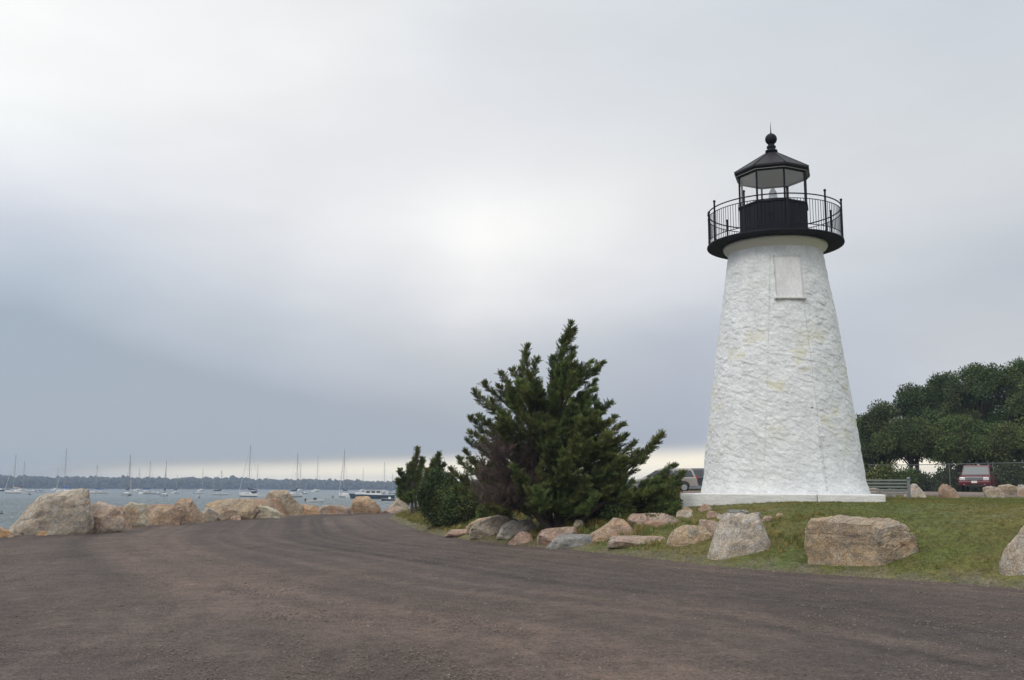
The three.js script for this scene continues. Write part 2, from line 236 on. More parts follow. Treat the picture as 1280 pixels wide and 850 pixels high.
{ // far shore: low land with a wood on it
  const R = mulberry(5), ring = (az, D) => [Math.sin(az) * D, -Math.cos(az) * D];
  const rise = az => 3 + 2.2 * noise3(az * 9, 1, 0) + 4.5 * smooth(-0.12, -0.5, az) - 1.2 * smooth(-0.1, 0.2, az);
  const distance = az => 1480 + 120 * noise3(az * 5, 4, 2) + 40 * noise3(az * 25, 4, 2);
  structure('far_shore', gridGeometry(260, 10, (u, v) => { const az = mix(-1.15, 0.75, u), D = distance(az) + v * 420 - 20, [x, z] = ring(az, D); return [x, SEA - 0.6 + rise(az) * smooth(0, 0.45, v) + 0.4 * noise3(x * 0.05, 0, z * 0.05), z]; }), mat([0.10, 0.10, 0.06], 1));
  const g = mergeVertices(new THREE.IcosahedronGeometry(1, 2).deleteAttribute('uv').deleteAttribute('normal')); const p = g.attributes.position;
  for (let i = 0; i < p.count; i++) { const q = V().fromBufferAttribute(p, i), k = 1 + 0.35 * noise3(q.x * 2.3, q.y * 2.3, q.z * 2.3); p.setXYZ(i, q.x * k, q.y * k, q.z * k); } g.computeVertexNormals();
  const n = 15000, wood = new THREE.InstancedMesh(g, mat([0.032, 0.043, 0.026], 1), n), m = new THREE.Matrix4(), c = new THREE.Color();
  for (let i = 0; i < n; i++) { const az = mix(-1.1, 0.72, R()), v = Math.pow(R(), 1.3), D = distance(az) + 8 + v * 220, [x, z] = ring(az, D), s = 1.7 + 1.6 * R() + 1.2 * R() * R() * R(), gap = noise3(az * 45, 7, 1) + 0.6 * noise3(az * 170, 3, 1);
    const y = SEA - 0.6 + rise(az) * smooth(0, 0.45, (D - distance(az) + 20) / 420) + s * 0.7 + R() * (8.6 + 1.3 * gap);
    m.compose(V(x, y, z), new THREE.Quaternion().setFromEuler(new THREE.Euler(0, R() * 6.3, 0)), V(s * (0.9 + 0.4 * R()), s * (0.9 + 0.7 * R()), s)); wood.setMatrixAt(i, m); const t = 0.85 + 0.3 * R(); wood.setColorAt(i, c.setRGB(t * (0.9 + 0.3 * R()), t, t)); }
  wood.name = 'far_woodland'; wood.castShadow = wood.receiveShadow = true; tag(wood, 'long dark belt of trees along the far side of the harbour', 'woodland', null, 'stuff'); scene.add(wood);
}
console.log('setting done');

// ---------------------------------------------------------------- lighthouse
const TOWER = V(8.63, 0, -31.82);
{
  const groundY = 1.19, top = 1.49, toCam = Math.atan2(-TOWER.x, -TOWER.z);      // turn so that local +z looks at the camera
  const L = thing('lighthouse', 'tall white stone lighthouse with black gallery and lantern on the lawn', 'lighthouse', null, V(TOWER.x, 0, TOWER.z));
  L.rotation.y = toCam;
  const whitePaint = mat([0.825, 0.85, 0.865], 0.72, { vertexColors: true, map: plasterMap, bumpMap: plasterBump, bumpScale: 0.02 });
  const slabPaint = mat([0.80, 0.80, 0.785], 0.7, { bumpMap: plasterBump, bumpScale: 0.012, map: plasterMap });
  const matte = (c, r, o) => new THREE.MeshPhysicalMaterial({ color: rgb(...c), roughness: r, specularIntensity: 0.35, ...o });
  const black = matte([0.012, 0.013, 0.018], 0.6), blackDull = matte([0.014, 0.015, 0.021], 0.7, { bumpMap: plasterBump, bumpScale: 0.006 });
  // plinth in two pours with a joint between
  const turn = -0.035, S = 5.75;
  for (const [x0, x1] of [[-S / 2, 1.03], [1.042, S / 2]]) { const g = rbox(x1 - x0, 0.78, S, 0.03, (x0 + x1) / 2, top - 0.39, 0); const p = g.attributes.position; for (let i = 0; i < p.count; i++) p.setY(i, p.getY(i) + 0.006 * noise3(p.getX(i) * 1.3, 0, p.getZ(i) * 1.3)); g.rotateY(turn); part('plinth_slab', g, slabPaint, L); }
  // rubble tower under thick paint
  const radius = y => { const t = (y - 1.49) / (9.43 - 1.49); return mix(2.54, 1.475, t) + 0.05 * Math.sin(Math.PI * clamp(t)) + 0.05 * smooth(0.06, 0, t); };
  const winA = 0.235, winHalf = 0.41, win0 = 7.47, win1 = 8.86;
  const stone = (x, y, z) => {   // rough stones seen through the paint: faces tilted each its own way
    x /= 0.36; y /= 0.17; z /= 0.36; y += 0.25 * x; const wx = 0.25 * noise3(x * 1.5, y * 1.5, z * 1.5); x += wx; y -= wx;
    const i = Math.floor(x), j = Math.floor(y), k = Math.floor(z); let f1 = 9, f2 = 9, h = 0;
    for (let a = -1; a <= 1; a++) for (let b = -1; b <= 1; b++) for (let c = -1; c <= 1; c++) {
      const X = i + a, Y = j + b, Z = k + c, cx = X + hash3(X, Y, Z), cy = Y + hash3(X + 57, Y, Z), cz = Z + hash3(X, Y + 91, Z), dx = x - cx, dy = y - cy, dz = z - cz, d = dx * dx + dy * dy + dz * dz;
      if (d < f1) { f2 = f1; f1 = d; h = hash3(X, Y, Z + 33) * 0.6 + (hash3(X + 5, Y, Z) - 0.5) * 0.9 * (dx + dz) - (0.25 + 0.75 * hash3(X, Y + 5, Z)) * dy * 0.8; } else if (d < f2) f2 = d;
    }
    return (h - 0.3) * smooth(0, 0.22, Math.sqrt(f2) - Math.sqrt(f1));
  };
  const surface = (a, y) => {
    const r = radius(y), x = Math.sin(a) * r, z = Math.cos(a) * r, dx = Math.abs((a - winA) * r);
    const rough = (1 - smooth(winHalf + 0.10, winHalf + 0.03, dx) * smooth(win0 - 0.1, win0, y) * smooth(win1 + 0.12, win1 + 0.03, y)) * (1 - 0.75 * smooth(8.7, 9.2, y));
    const s = 0.024 * stone(x, y, z) + 0.012 * stone(x * 2.1 + 7, y * 2.1, z * 2.1) + 0.03 * fbm(x * 1.1, y * 1.1, z * 1.1, 3) + 0.010 * fbm(x * 6, y * 9, z * 6, 3);
    return r + s * rough;
  };
  const hole = (a, y) => Math.abs((a - winA) * radius(y)) < winHalf && y > win0 && y < win1 ? 0.03 : 0;
  const stain = (a, y) => { const x = Math.sin(a) * 2, z = Math.cos(a) * 2; const band = smooth(2.0, 4.6, y) * smooth(7.2, 5.4, y); const n = fbm(x * 1.6 + 3, y * 1.9, z * 1.6, 4) + 0.35 * fbm(x * 7, y * 9, z * 7, 3); return clamp(smooth(0.12, 0.5, n) * (0.14 + band)); };
  const geo = gridGeometry(620, 300, (u, v) => { const a = u * 2 * Math.PI + Math.PI, y = mix(top - 0.02, 9.38, v), r = surface(a, y) - hole(((a + Math.PI) % (2 * Math.PI)) - Math.PI, y); return [Math.sin(a) * r, y, Math.cos(a) * r]; }, (u, v, p) => [u * 13, p[1]], (u, v, p) => {
    const a = u * 2 * Math.PI + Math.PI, s = stain(a, p[1]), n = 1 + 0.035 * fbm(p[0] * 3, p[1] * 3, p[2] * 3, 3), grime = clamp(smooth(0.25, 0.5, fbm(p[0] * 4 + 9, p[1] * 7, p[2] * 4, 3)) * 0.3);
    return [n * mix(1, 0.95, s) * (1 - 0.12 * grime), n * mix(1, 0.90, s) * (1 - 0.13 * grime), n * mix(1, 0.74, s) * (1 - 0.16 * grime)];
  });
  part('tower', geo, whitePaint, L);
  // blocked window: panel, frame, sill
  const wy = (win0 + win1) / 2, wr = radius(wy), lean = Math.atan((radius(win0) - radius(win1)) / (win1 - win0));
  const place = (g, y = wy, r = wr, out = 0) => { g.rotateX(-lean); g.translate(0, y, r + out); g.rotateY(winA); return g; };
  const w = part('blocked_window', place(box(winHalf * 2 - 0.02, win1 - win0 - 0.02, 0.10), wy, wr, -0.068), mat([0.80, 0.805, 0.81], 0.7, { bumpMap: plasterBump, bumpScale: 0.008, map: plasterMap }), L);
  for (const s of [-1, 1]) { const g = box(0.03, win1 - win0, 0.04, s * (winHalf - 0.012), 0, 0); part('frame', place(g, wy, wr, -0.034), slabPaint, w); }
  part('frame', place(box(winHalf * 2, 0.035, 0.04, 0, (win1 - win0) / 2 - 0.02, 0), wy, wr, -0.034), slabPaint, w);
  part('sill', place(rbox(winHalf * 2 + 0.16, 0.045, 0.13, 0.012), win0 - 0.02, radius(win0), 0.02), slabPaint, w);
  // cables running down the face
  const cable = (a0, a1, y0, y1, r, name) => { const pts = []; for (let k = 0; k <= 26; k++) { const t = k / 26, y = mix(y0, y1, t), a = mix(a0, a1, t) + 0.003 * Math.sin(k * 2.1); pts.push(V(Math.sin(a) * (surface(a, y) + r * 0.8), y, Math.cos(a) * (surface(a, y) + r * 0.8))); } return part(name, tube(pts, r, r, 6, 60), slabPaint, L); };
  cable(-0.09, -0.23, 9.3, 1.55, 0.0055, 'lightning_conductor');
  cable(0.47, 0.49, 7.44, 3.1, 0.007, 'conduit'); cable(0.49, 0.50, 3.1, 1.6, 0.02, 'conduit');
  { const a = 0.485, y = 2.95; const g = box(0.07, 0.12, 0.05); g.translate(0, y, surface(a, y) + 0.02); g.rotateY(a); part('junction_box', g, slabPaint, L); }
  { const a = 0.42, y = 4.05, g = new THREE.CylinderGeometry(0.022, 0.022, 0.05, 10).rotateX(Math.PI / 2); g.translate(0, y, surface(a, y)); g.rotateY(a); part('bolt', g, mat([0.2, 0.13, 0.07], 0.8), L); }
  // cornice and gallery
  part('cornice', lathe([[1.42, 9.14], [1.505, 9.20], [1.53, 9.30], [1.63, 9.37], [1.665, 9.44], [1.67, 9.505], [1.2, 9.506]], 64), mat([0.72, 0.70, 0.64], 0.75, { bumpMap: plasterBump, bumpScale: 0.008 }), L);
  part('gallery_deck', lathe([[1.2, 9.508], [2.10, 9.512], [2.165, 9.512], [2.185, 9.52], [2.19, 9.55], [2.18, 9.575], [2.15, 9.585], [0.9, 9.60]], 96), blackDull, L);
  { const g = tube([V(-0.22, 9.58, 2.17), V(-0.21, 9.5, 2.2), V(-0.17, 9.47, 2.0)], 0.015, 0.015, 6); part('drain_pipe', g, black, L); }
  const RR = 2.13, railing = new THREE.Group(); railing.name = 'railing'; L.add(railing);
  const ringBar = (y, r) => { const g = new THREE.TorusGeometry(RR, r, 8, 120).rotateX(Math.PI / 2); g.translate(0, y, 0); return g; };
  part('top_rail', ringBar(10.70, 0.021), black, railing); part('middle_rail', ringBar(10.55, 0.014), black, railing); part('bottom_rail', ringBar(9.74, 0.014), black, railing);
  const post = mergeGeometries([new THREE.CylinderGeometry(0.03, 0.032, 1.28, 8).translate(0, 10.22, 0), new THREE.CylinderGeometry(0.045, 0.045, 0.04, 8).translate(0, 9.61, 0), new THREE.SphereGeometry(0.046, 10, 8).translate(0, 10.895, 0)]);
  const bal = new THREE.CylinderGeometry(0.0095, 0.0095, 0.81, 5).translate(0, 10.145, 0);
  for (let k = 0; k < 10; k++) {
    const a = THREE.MathUtils.degToRad(11.5 + 36 * k);
    const m = part('post', post, black, railing); m.position.set(Math.sin(a) * RR, 0, Math.cos(a) * RR);
    for (let n = 1; n < 13; n++) { const b = a + n / 13 * Math.PI / 5, q = part('baluster', bal, black, railing); q.position.set(Math.sin(b) * RR, 0, Math.cos(b) * RR); }
  }
  // lantern room
  const lantern = new THREE.Group(); lantern.name = 'lantern_room'; L.add(lantern);
  const LR = 1.125, A0 = THREE.MathUtils.degToRad(-26), corner = (k, r = LR) => { const a = A0 + k * Math.PI / 4; return V(Math.sin(a) * r, 0, Math.cos(a) * r); };
  const y0 = 9.595, y1 = 10.80, y2 = 11.87;
  for (let k = 0; k < 8; k++) {
    const a = corner(k), b = corner(k + 1), mid = a.clone().add(b).multiplyScalar(0.5), ang = Math.atan2(mid.x, mid.z), wdt = a.distanceTo(b), orient = g => { g.rotateY(ang); g.translate(mid.x, 0, mid.z); return g; };
    for (let n = 0; n < 7; n++) { const bw = wdt / 7; part('board', orient(rbox(bw - 0.008, y1 - y0 - 0.02, 0.05, 0.006, -wdt / 2 + bw * (n + 0.5), (y0 + y1) / 2, (n % 2) * 0.004, 1)), blackDull, lantern); }
    part('backing', orient(box(wdt - 0.03, y1 - y0 - 0.03, 0.02, 0, (y0 + y1) / 2, -0.04)), black, lantern);
    part('window_ledge', orient(rbox(wdt + 0.03, 0.06, 0.10, 0.012, 0, y1 + 0.005, 0.01)), black, lantern);
    part('pane', orient(box(wdt - 0.05, y2 - y1 - 0.08, 0.008, 0, (y1 + y2) / 2 + 0.01, 0)), new THREE.MeshPhysicalMaterial({ color: 0xffffff, roughness: 0.03, transmission: 1, thickness: 0, ior: 1.5 }), lantern);
    part('mullion', rbox(0.055, y2 - y1, 0.055, 0.01).rotateY(A0 + k * Math.PI / 4).translate(a.x, (y1 + y2) / 2 + 0.02, a.z), black, lantern);
    part('head_rail', orient(box(wdt + 0.05, 0.07, 0.1, 0, y2 + 0.0, 0)), black, lantern);
  }
  part('lantern_floor', new THREE.CylinderGeometry(LR - 0.1, LR - 0.1, 0.04, 32).translate(0, 9.64, 0), black, lantern);
  // roof: eight flat leaves, fascia, ceiling
  const roof = new THREE.Group(); roof.name = 'roof'; L.add(roof);
  const ER = 1.285, yE = 12.01, yA = 12.74, eaveLow = 11.86;
  for (let k = 0; k < 8; k++) {
    const a = corner(k, ER), b = corner(k + 1, ER), c = corner(k, 0.15), d = corner(k + 1, 0.15), a2 = corner(k, ER * 0.94), b2 = corner(k + 1, ER * 0.94);
    const g = new THREE.BufferGeometry(), P = [];
    const quad = (p, py, q, qy, r, ry, s, sy) => P.push(p.x, py, p.z, q.x, qy, q.z, r.x, ry, r.z, p.x, py, p.z, r.x, ry, r.z, s.x, sy, s.z);
    quad(a, yE, b, yE, d, yA, c, yA); quad(a2, eaveLow + 0.02, b2, eaveLow + 0.02, b, yE - 0.06, a, yE - 0.06); quad(a, yE - 0.06, b, yE - 0.06, b, yE, a, yE);
    g.setAttribute('position', new THREE.Float32BufferAttribute(P, 3)); g.setAttribute('uv', new THREE.Float32BufferAttribute(P.flatMap((v, i) => i % 3 === 0 ? [P[i], P[i + 2]] : []), 2)); g.computeVertexNormals();
    part('roof_leaf', g, matte([0.020, 0.018, 0.021], 0.5, { bumpMap: plasterBump, bumpScale: 0.004 }), roof);
    part('ridge', rod(V(a.x, yE, a.z), V(c.x, yA, c.z), 0.02, 0.014, 6), black, roof);
  }
  part('ceiling', (() => { const sh = new THREE.Shape(); for (let k = 0; k < 8; k++) { const c = corner(k, ER * 0.945); k ? sh.lineTo(c.x, c.z) : sh.moveTo(c.x, c.z); } const g = new THREE.ExtrudeGeometry(sh, { depth: 0.02, bevelEnabled: false }); g.rotateX(Math.PI / 2); g.translate(0, eaveLow + 0.035, 0); return g; })(), mat([0.5, 0.5, 0.5], 0.8), roof);
  part('vent_neck', lathe([[0.001, 12.72], [0.20, 12.74], [0.20, 12.81], [0.13, 12.83], [0.12, 12.88], [0.15, 12.90], [0.15, 12.96], [0.11, 12.98], [0.10, 13.06], [0.001, 13.07]], 24), black, roof);
  part('vent_ball', new THREE.SphereGeometry(0.195, 24, 18).translate(0, 13.21, 0), black, roof);
  part('lightning_rod', mergeGeometries([new THREE.CylinderGeometry(0.004, 0.022, 0.42, 6).translate(0, 13.6, 0), new THREE.CylinderGeometry(0.03, 0.03, 0.05, 8).translate(0, 13.41, 0)]), black, roof);
  // beacon
  const beacon = new THREE.Group(); beacon.name = 'beacon'; L.add(beacon);
  part('pedestal', lathe([[0.001, 9.76], [0.16, 9.76], [0.12, 10.5], [0.17, 10.65], [0.17, 10.85], [0.001, 10.85]], 20), black, beacon);
  part('lens', lathe([[0.001, 10.851], [0.16, 10.851], [0.175, 10.98], [0.15, 11.06], [0.17, 11.14], [0.14, 11.24], [0.12, 11.38], [0.05, 11.5], [0.001, 11.51]], 24), new THREE.MeshPhysicalMaterial({ color: rgb(0.75, 0.78, 0.78), roughness: 0.12, transmission: 0.5, thickness: 0, ior: 1.49 }), beacon);
  { const m = part('vent_hood', mergeGeometries([new THREE.SphereGeometry(0.045, 10, 8).translate(-0.04, 0, 0), new THREE.SphereGeometry(0.045, 10, 8).translate(0.06, 0, 0)]), black, lantern); m.position.set(-0.06, 10.38, LR - 0.07); }
}
console.log('lighthouse done');
// ---------------------------------------------------------------- boulders
const ICO = new Map();
function ico(d) { if (!ICO.has(d)) { const g = new THREE.IcosahedronGeometry(1, d); g.deleteAttribute('uv'); g.deleteAttribute('normal'); ICO.set(d, mergeVertices(g)); } return ICO.get(d).clone(); }
const TINT = {   // base, second mineral
  tan: [[0.38, 0.295, 0.20], [0.34, 0.28, 0.21]], grey: [[0.40, 0.35, 0.29], [0.36, 0.32, 0.27]], pink: [[0.38, 0.275, 0.225], [0.33, 0.27, 0.22]], orange: [[0.42, 0.27, 0.155], [0.38, 0.29, 0.20]],
  brown: [[0.34, 0.24, 0.175], [0.38, 0.29, 0.21]], pale: [[0.47, 0.44, 0.40], [0.40, 0.36, 0.31]], cream: [[0.46, 0.42, 0.33], [0.40, 0.35, 0.27]], rose: [[0.46, 0.36, 0.29], [0.42, 0.35, 0.29]], slate: [[0.22, 0.23, 0.235], [0.26, 0.26, 0.25]], rust: [[0.36, 0.20, 0.12], [0.34, 0.26, 0.19]],
};
const rockMat = new THREE.MeshStandardMaterial({ color: rgb(1.42, 1.38, 1.34), roughness: 0.9, vertexColors: true, map: rockMap, bumpMap: rockBump, bumpScale: 0.035 });
function boulder(seed, w, h, dep, o = {}) {   // sits with its foot at y = 0
  const R = mulberry(seed * 7919 + 13), g = ico(o.detail ?? 22), p = g.attributes.position, C = new Float32Array(p.count * 3), U = new Float32Array(p.count * 2), planes = [];
  for (let k = 0; k < (o.cuts ?? 9); k++) { const a = R() * 6.283, e = Math.asin(R() * 1.7 - 0.75); planes.push([V(Math.cos(a) * Math.cos(e), Math.sin(e), Math.sin(a) * Math.cos(e)), 0.62 + 0.26 * R()]); }
  planes.push([V(0.12 * (R() - 0.5), 1, 0.25 * (R() - 0.3)).normalize(), o.flat ?? 0.8]);
  planes.push([V(0, -1, 0), o.foot ?? 0.45]);
  const [c1, c2] = TINT[o.tint || 'tan'], q = V(), s = seed * 3.17, box3 = new THREE.Box3();
  for (let i = 0; i < p.count; i++) {
    q.fromBufferAttribute(p, i);
    const pw = o.square ?? 0.72; q.set(Math.sign(q.x) * Math.abs(q.x) ** pw, Math.sign(q.y) * Math.abs(q.y) ** pw, Math.sign(q.z) * Math.abs(q.z) ** pw).multiplyScalar(0.92);
    for (const [n, d] of planes) { const e = q.dot(n) - d; if (e > 0) q.addScaledVector(n, -e * (n.y < -0.99 ? 1 : o.sharp ?? 0.9)); }
    const n1 = fbm(q.x * 1.3 + s, q.y * 1.3, q.z * 1.3, 3), n2 = fbm(q.x * 4 + s, q.y * 4, q.z * 4 + s, 4), n3 = 1 - Math.abs(noise3(q.x * 2.1 + s, q.y * 5 + s, q.z * 2.1));
    q.multiplyScalar(1 + 0.14 * n1 + 0.06 * n2 - 0.05 * smooth(0.9, 1, n3));
    p.setXYZ(i, q.x, q.y, q.z); box3.expandByPoint(q);
  }
  const size = box3.getSize(V()), ctr = box3.getCenter(V());
  for (let i = 0; i < p.count; i++) {
    let x = (p.getX(i) - ctr.x) / size.x, y = (p.getY(i) - box3.min.y) / size.y, z = (p.getZ(i) - ctr.z) / size.z;      // x, z -0.5..0.5, y 0..1
    const taper = 1 - (o.taper ?? 0.1) * y; x *= taper; z *= 1 - (o.taperZ ?? o.taper ?? 0.1) * y;
    x += (o.shear ?? 0) * y; y *= 1 + (o.slope ?? 0) * x * 2 + (o.hump ?? 0) * (1 - 4 * x * x);
    p.setXYZ(i, x * w, y * h * 1.12 - 0.12 * h, z * dep);
    const X = p.getX(i), Y = p.getY(i), Z = p.getZ(i), m = smooth(-0.25, 0.3, fbm(X * 1.3 + s, Y * 1.3, Z * 1.3 + s, 4)), sp = 1 + 0.16 * fbm(X * 7 + s, Y * 7, Z * 7, 3) + 0.10 * noise3(X * 25, Y * 25, Z * 25), vein = smooth(0.93, 1, 1 - Math.abs(fbm(X * 1.1 + s, Y * 1.9 + 5, Z * 1.1, 3)) * 2.2) * 0.35;
    const lich = smooth(0.28, 0.42, fbm(X * 2.6 + 40 + s, Y * 2.6, Z * 2.6, 4)) * (o.lichen ?? 0.22), rust = smooth(0.2, 0.45, fbm(X * 1.7 + 80 + s, Y * 2.4, Z * 1.7, 3)) * (o.rust ?? 0.25);
    for (let k = 0; k < 3; k++) { let v = mix(c1[k], c2[k], m) * sp * (1 - vein * [0.5, 0.55, 0.6][k]); v = mix(v, [0.25, 0.26, 0.23][k], lich); v = mix(v, [0.36, 0.21, 0.10][k], rust); C[i * 3 + k] = v; }
    U[i * 2] = X + Z * 0.62; U[i * 2 + 1] = Y + Z * 0.35;
  }
  g.setAttribute('color', new THREE.BufferAttribute(C, 3)); g.setAttribute('uv', new THREE.BufferAttribute(U, 2)); g.computeVertexNormals(); return g;
}
let rockSeed = 1;
// photo box x0..x1, top..foot; o: tint, depth (share of width), lean etc.
function rock(label, group, x0, x1, topY, footY, o = {}) {
  const px = (x0 + x1) / 2, foot = group === SEAROW ? (o.D ? at(px, footY, o.D).setY(0) : onLevel(px, footY, 0)) : o.D ? standing(px, o.D) : onLand(px, footY); if (!foot) { console.log('no ground for', label); return; }
  const m0 = metresPerPixel(foot), w = (x1 - x0) * m0 * (group === SEAROW ? 1.14 : 1.05), h = (footY - topY) * m0, dep = w * (o.depth ?? 0.75), dir = V(foot.x, 0, foot.z).normalize();
  const c = foot.clone().addScaledVector(dir, dep * 0.42); c.y = group === SEAROW ? -0.12 : Math.min(foot.y, land(c.x, c.z)) - 0.03;
  const hh = h + (foot.y - c.y) * 0.8;
  const m = single(o.name || 'boulder', boulder(rockSeed++ + (o.seed || 0), w, hh, dep, o), rockMat, label, 'boulder', group);
  m.position.copy(c); m.rotation.y = Math.atan2(-c.x, -c.z) + (o.yaw || 0); if (o.roll) m.rotation.z = o.roll; return m;
}
const SEAROW = 'boulders lining the seaward edge of the road', BANK = 'rocks set in the bank below the cedar', LAWN = 'boulders standing on the lawn', BACK = 'boulders around the far parking area';
// seaward row
rock('low flat orange-tan rock cut by the frame edge in the seaward row', SEAROW, -24, 15, 659, 671, { tint: 'orange', depth: 0.6, taper: 0.2 });
rock('thin pinkish slab wedged under the left of the largest grey seaward boulder', SEAROW, 26, 60, 658, 668, { tint: 'pink', depth: 0.5, detail: 12 });
rock('largest grey-tan boulder of the seaward row, humped with a steep right side', SEAROW, 15, 108, 616, 668, { tint: 'grey', depth: 0.7, slope: 0.15, taper: 0.22, shear: 0.04, cuts: 7, sharp: 0.75, square: 0.62, rust: 0.3, lichen: 0.1, detail: 30, seed: 40, yaw: 0.1 });
rock('fist-sized orange stone at the road edge below the largest seaward boulder', SEAROW, 47, 60, 663, 669, { tint: 'orange', detail: 8 });
rock('pale pink-tan boulder leaning behind the largest grey seaward boulder', SEAROW, 94, 152, 624, 663, { tint: 'rose', depth: 0.7, slope: -0.12, rust: 0.4, lichen: 0.1, cuts: 9, D: 38.2, seed: 3 });
rock('red-brown wedge boulder between the pale pink and yellow-grey seaward boulders', SEAROW, 128, 164, 632, 661, { tint: 'brown', depth: 0.8, taper: 0.5, seed: 9 });
rock('yellow-grey boulder with a square top beside the red-brown wedge', SEAROW, 150, 184, 627, 659, { tint: 'cream', depth: 0.8, slope: -0.1, square: 0.6, rust: 0.45, seed: 5 });
rock('flat-topped brown block in the seaward row, with a gap of water before it', SEAROW, 181, 228, 630, 656, { tint: 'brown', square: 0.6, flat: 0.7, depth: 0.7, seed: 11 });
rock('round-topped tan-brown boulder against the flat-topped brown block', SEAROW, 211, 257, 626, 654, { tint: 'brown', taper: 0.4, hump: 0.1, rust: 0.3, depth: 0.8, seed: 21 });
rock('small grey-green boulder at the foot of the long tan seaward boulder', SEAROW, 250, 276, 634, 652, { tint: 'grey', lichen: 0.6, detail: 14 });
rock('long tan boulder with a dark undercut in the middle of the seaward row', SEAROW, 257, 322, 624, 651, { tint: 'tan', depth: 0.6, slope: 0.05, sharp: 1.0, cuts: 13, D: 51.5, seed: 8 });
rock('small pale pink stone before the undercut of the long tan boulder', SEAROW, 287, 301, 644, 651, { tint: 'pink', detail: 10 });
rock('low beige slab sloping to the road before the rusty boulder', SEAROW, 309, 354, 632, 648, { tint: 'cream', slope: -0.35, depth: 0.6, seed: 2 });
rock('rusty orange-brown boulder left of the highest tan seaward boulder', SEAROW, 310, 356, 624, 646, { tint: 'rust', depth: 0.7, D: 59.5, flat: 0.7, seed: 6 });
rock('high humped tan-grey boulder standing above the rusty one', SEAROW, 328, 378, 612, 643, { tint: 'tan', depth: 0.8, taper: 0.3, lichen: 0.5, square: 0.6, D: 61.5, seed: 15 });
rock('low salmon-coloured slab right of the high humped seaward boulder', SEAROW, 375, 404, 631, 643, { tint: 'orange', depth: 0.6, slope: -0.2, seed: 4 });
rock('low pinkish slab just left of the round orange boulder', SEAROW, 392, 440, 631, 643, { tint: 'pink', depth: 0.5, rust: 0.5, seed: 7 });
rock('round orange boulder standing alone by the far bend of the road', SEAROW, 438, 475, 620, 642, { tint: 'orange', square: 0.8, taper: 0.15, depth: 0.9, cuts: 5, lichen: 0, seed: 12 });
rock('beige boulder partly hidden by the small windswept juniper', SEAROW, 484, 512, 620, 641, { tint: 'cream', taper: 0.4, seed: 14 });
rock('small pinkish stone before the beige boulder at the road bend', SEAROW, 481, 504, 633, 642, { tint: 'pink', detail: 12, seed: 3 });
// rocks of the bank
rock('thin pink-tan slab lying at the road edge under the round dark bush', BANK, 556, 592, 662, 671, { tint: 'pink', depth: 0.8, detail: 14 });
rock('tan slab half buried behind the long tilted grey slab', BANK, 582, 628, 647, 664, { tint: 'tan', slope: 0.3, depth: 0.6 });
rock('long tilted grey slab rising to the right beneath the dead twigs', BANK, 586, 644, 646, 670, { tint: 'grey', slope: 0.42, flat: 0.5, depth: 0.55, seed: 9 });
rock('pale grey low boulder with lichen under the middle of the cedar', BANK, 619, 682, 650, 671, { tint: 'pale', taper: 0.4, slope: 0.12, lichen: 0.6, seed: 2 });
rock('small pink-tan slab between the pale grey boulder and the pink slab', BANK, 634, 668, 665, 681, { tint: 'pink', slope: 0.25, taper: 0.4 });
rock('pink slab low on the bank left of the bluish grey slab', BANK, 671, 723, 660, 680, { tint: 'pink', slope: 0.16, flat: 0.55, depth: 0.7, seed: 6 });
rock('bluish grey flat slab nearest to the road edge', BANK, 686, 747, 669, 685, { tint: 'slate', flat: 0.5, slope: 0.1, depth: 0.6, lichen: 0.1, rust: 0, seed: 4 });
rock('tiny grey slab touching the bluish grey slab', BANK, 682, 702, 679, 686, { tint: 'slate', detail: 10, rust: 0 });
rock('small cream stone among weeds above the pink slab', BANK, 713, 731, 650, 664, { tint: 'cream', taper: 0.3, detail: 14 });
rock('large pink-brown peaked boulder in the bank below the cedar', BANK, 733, 802, 648, 674, { tint: 'brown', taper: 0.6, rust: 0.1, lichen: 0.15, depth: 0.7, seed: 3 });
rock('flat pinkish grey slab below the peaked pink-brown boulder', BANK, 760, 833, 671, 684, { tint: 'pink', flat: 0.4, depth: 0.5, seed: 8 });
rock('long pink boulder with a flat top near the slab corner', BANK, 784, 856, 642, 659, { tint: 'pink', flat: 0.6, square: 0.6, depth: 0.6, seed: 5 });
rock('small grey-pink stone between the peaked boulder and the long pink one', BANK, 789, 804, 653, 663, { tint: 'pink', detail: 10 });
rock('smooth tan-grey mound of rock left of the white boulder', BANK, 832, 898, 657, 681, { tint: 'tan', square: 0.85, cuts: 4, taper: 0.35, lichen: 0.5, depth: 0.7, seed: 7 });
rock('flat pink-tan slab tucked behind the white boulder', BANK, 873, 908, 651, 669, { tint: 'pink', slope: -0.15, flat: 0.55 });
rock('small pinkish rounded stone in the grass before the plinth', BANK, 883, 898, 639, 648, { tint: 'pink', detail: 12 });
rock('small tan stone close under the left end of the plinth', BANK, 850, 868, 634, 642, { tint: 'tan', detail: 12 });
rock('tan stone in tall grass just before the plinth', BANK, 873, 890, 630, 640, { tint: 'brown', detail: 12 });
rock('low greyish stone half sunk in the bank near the long pink boulder', BANK, 845, 866, 638, 648, { tint: 'grey', detail: 12 });
rock('whitish cobble peeping out left of the white boulder top', BANK, 896, 908, 642, 650, { tint: 'pale', detail: 10 });
rock('dark grey slab showing behind the top of the white boulder', BANK, 908, 938, 637, 648, { tint: 'slate', flat: 0.5 });
rock('dark grey stone right behind the white boulder top', BANK, 934, 952, 640, 650, { tint: 'slate', detail: 12 });
rock('pinkish stone in the grass right of the white boulder top', BANK, 951, 966, 645, 653, { tint: 'pink', detail: 12 });
rock('tiny tan stone on the slope below the plinth middle', BANK, 970, 979, 641, 647, { tint: 'tan', detail: 9 });
rock('pinkish rock behind the low shrubs beside the silver van', BANK, 818, 834, 615, 629, { tint: 'pink', detail: 12, D: 33 });
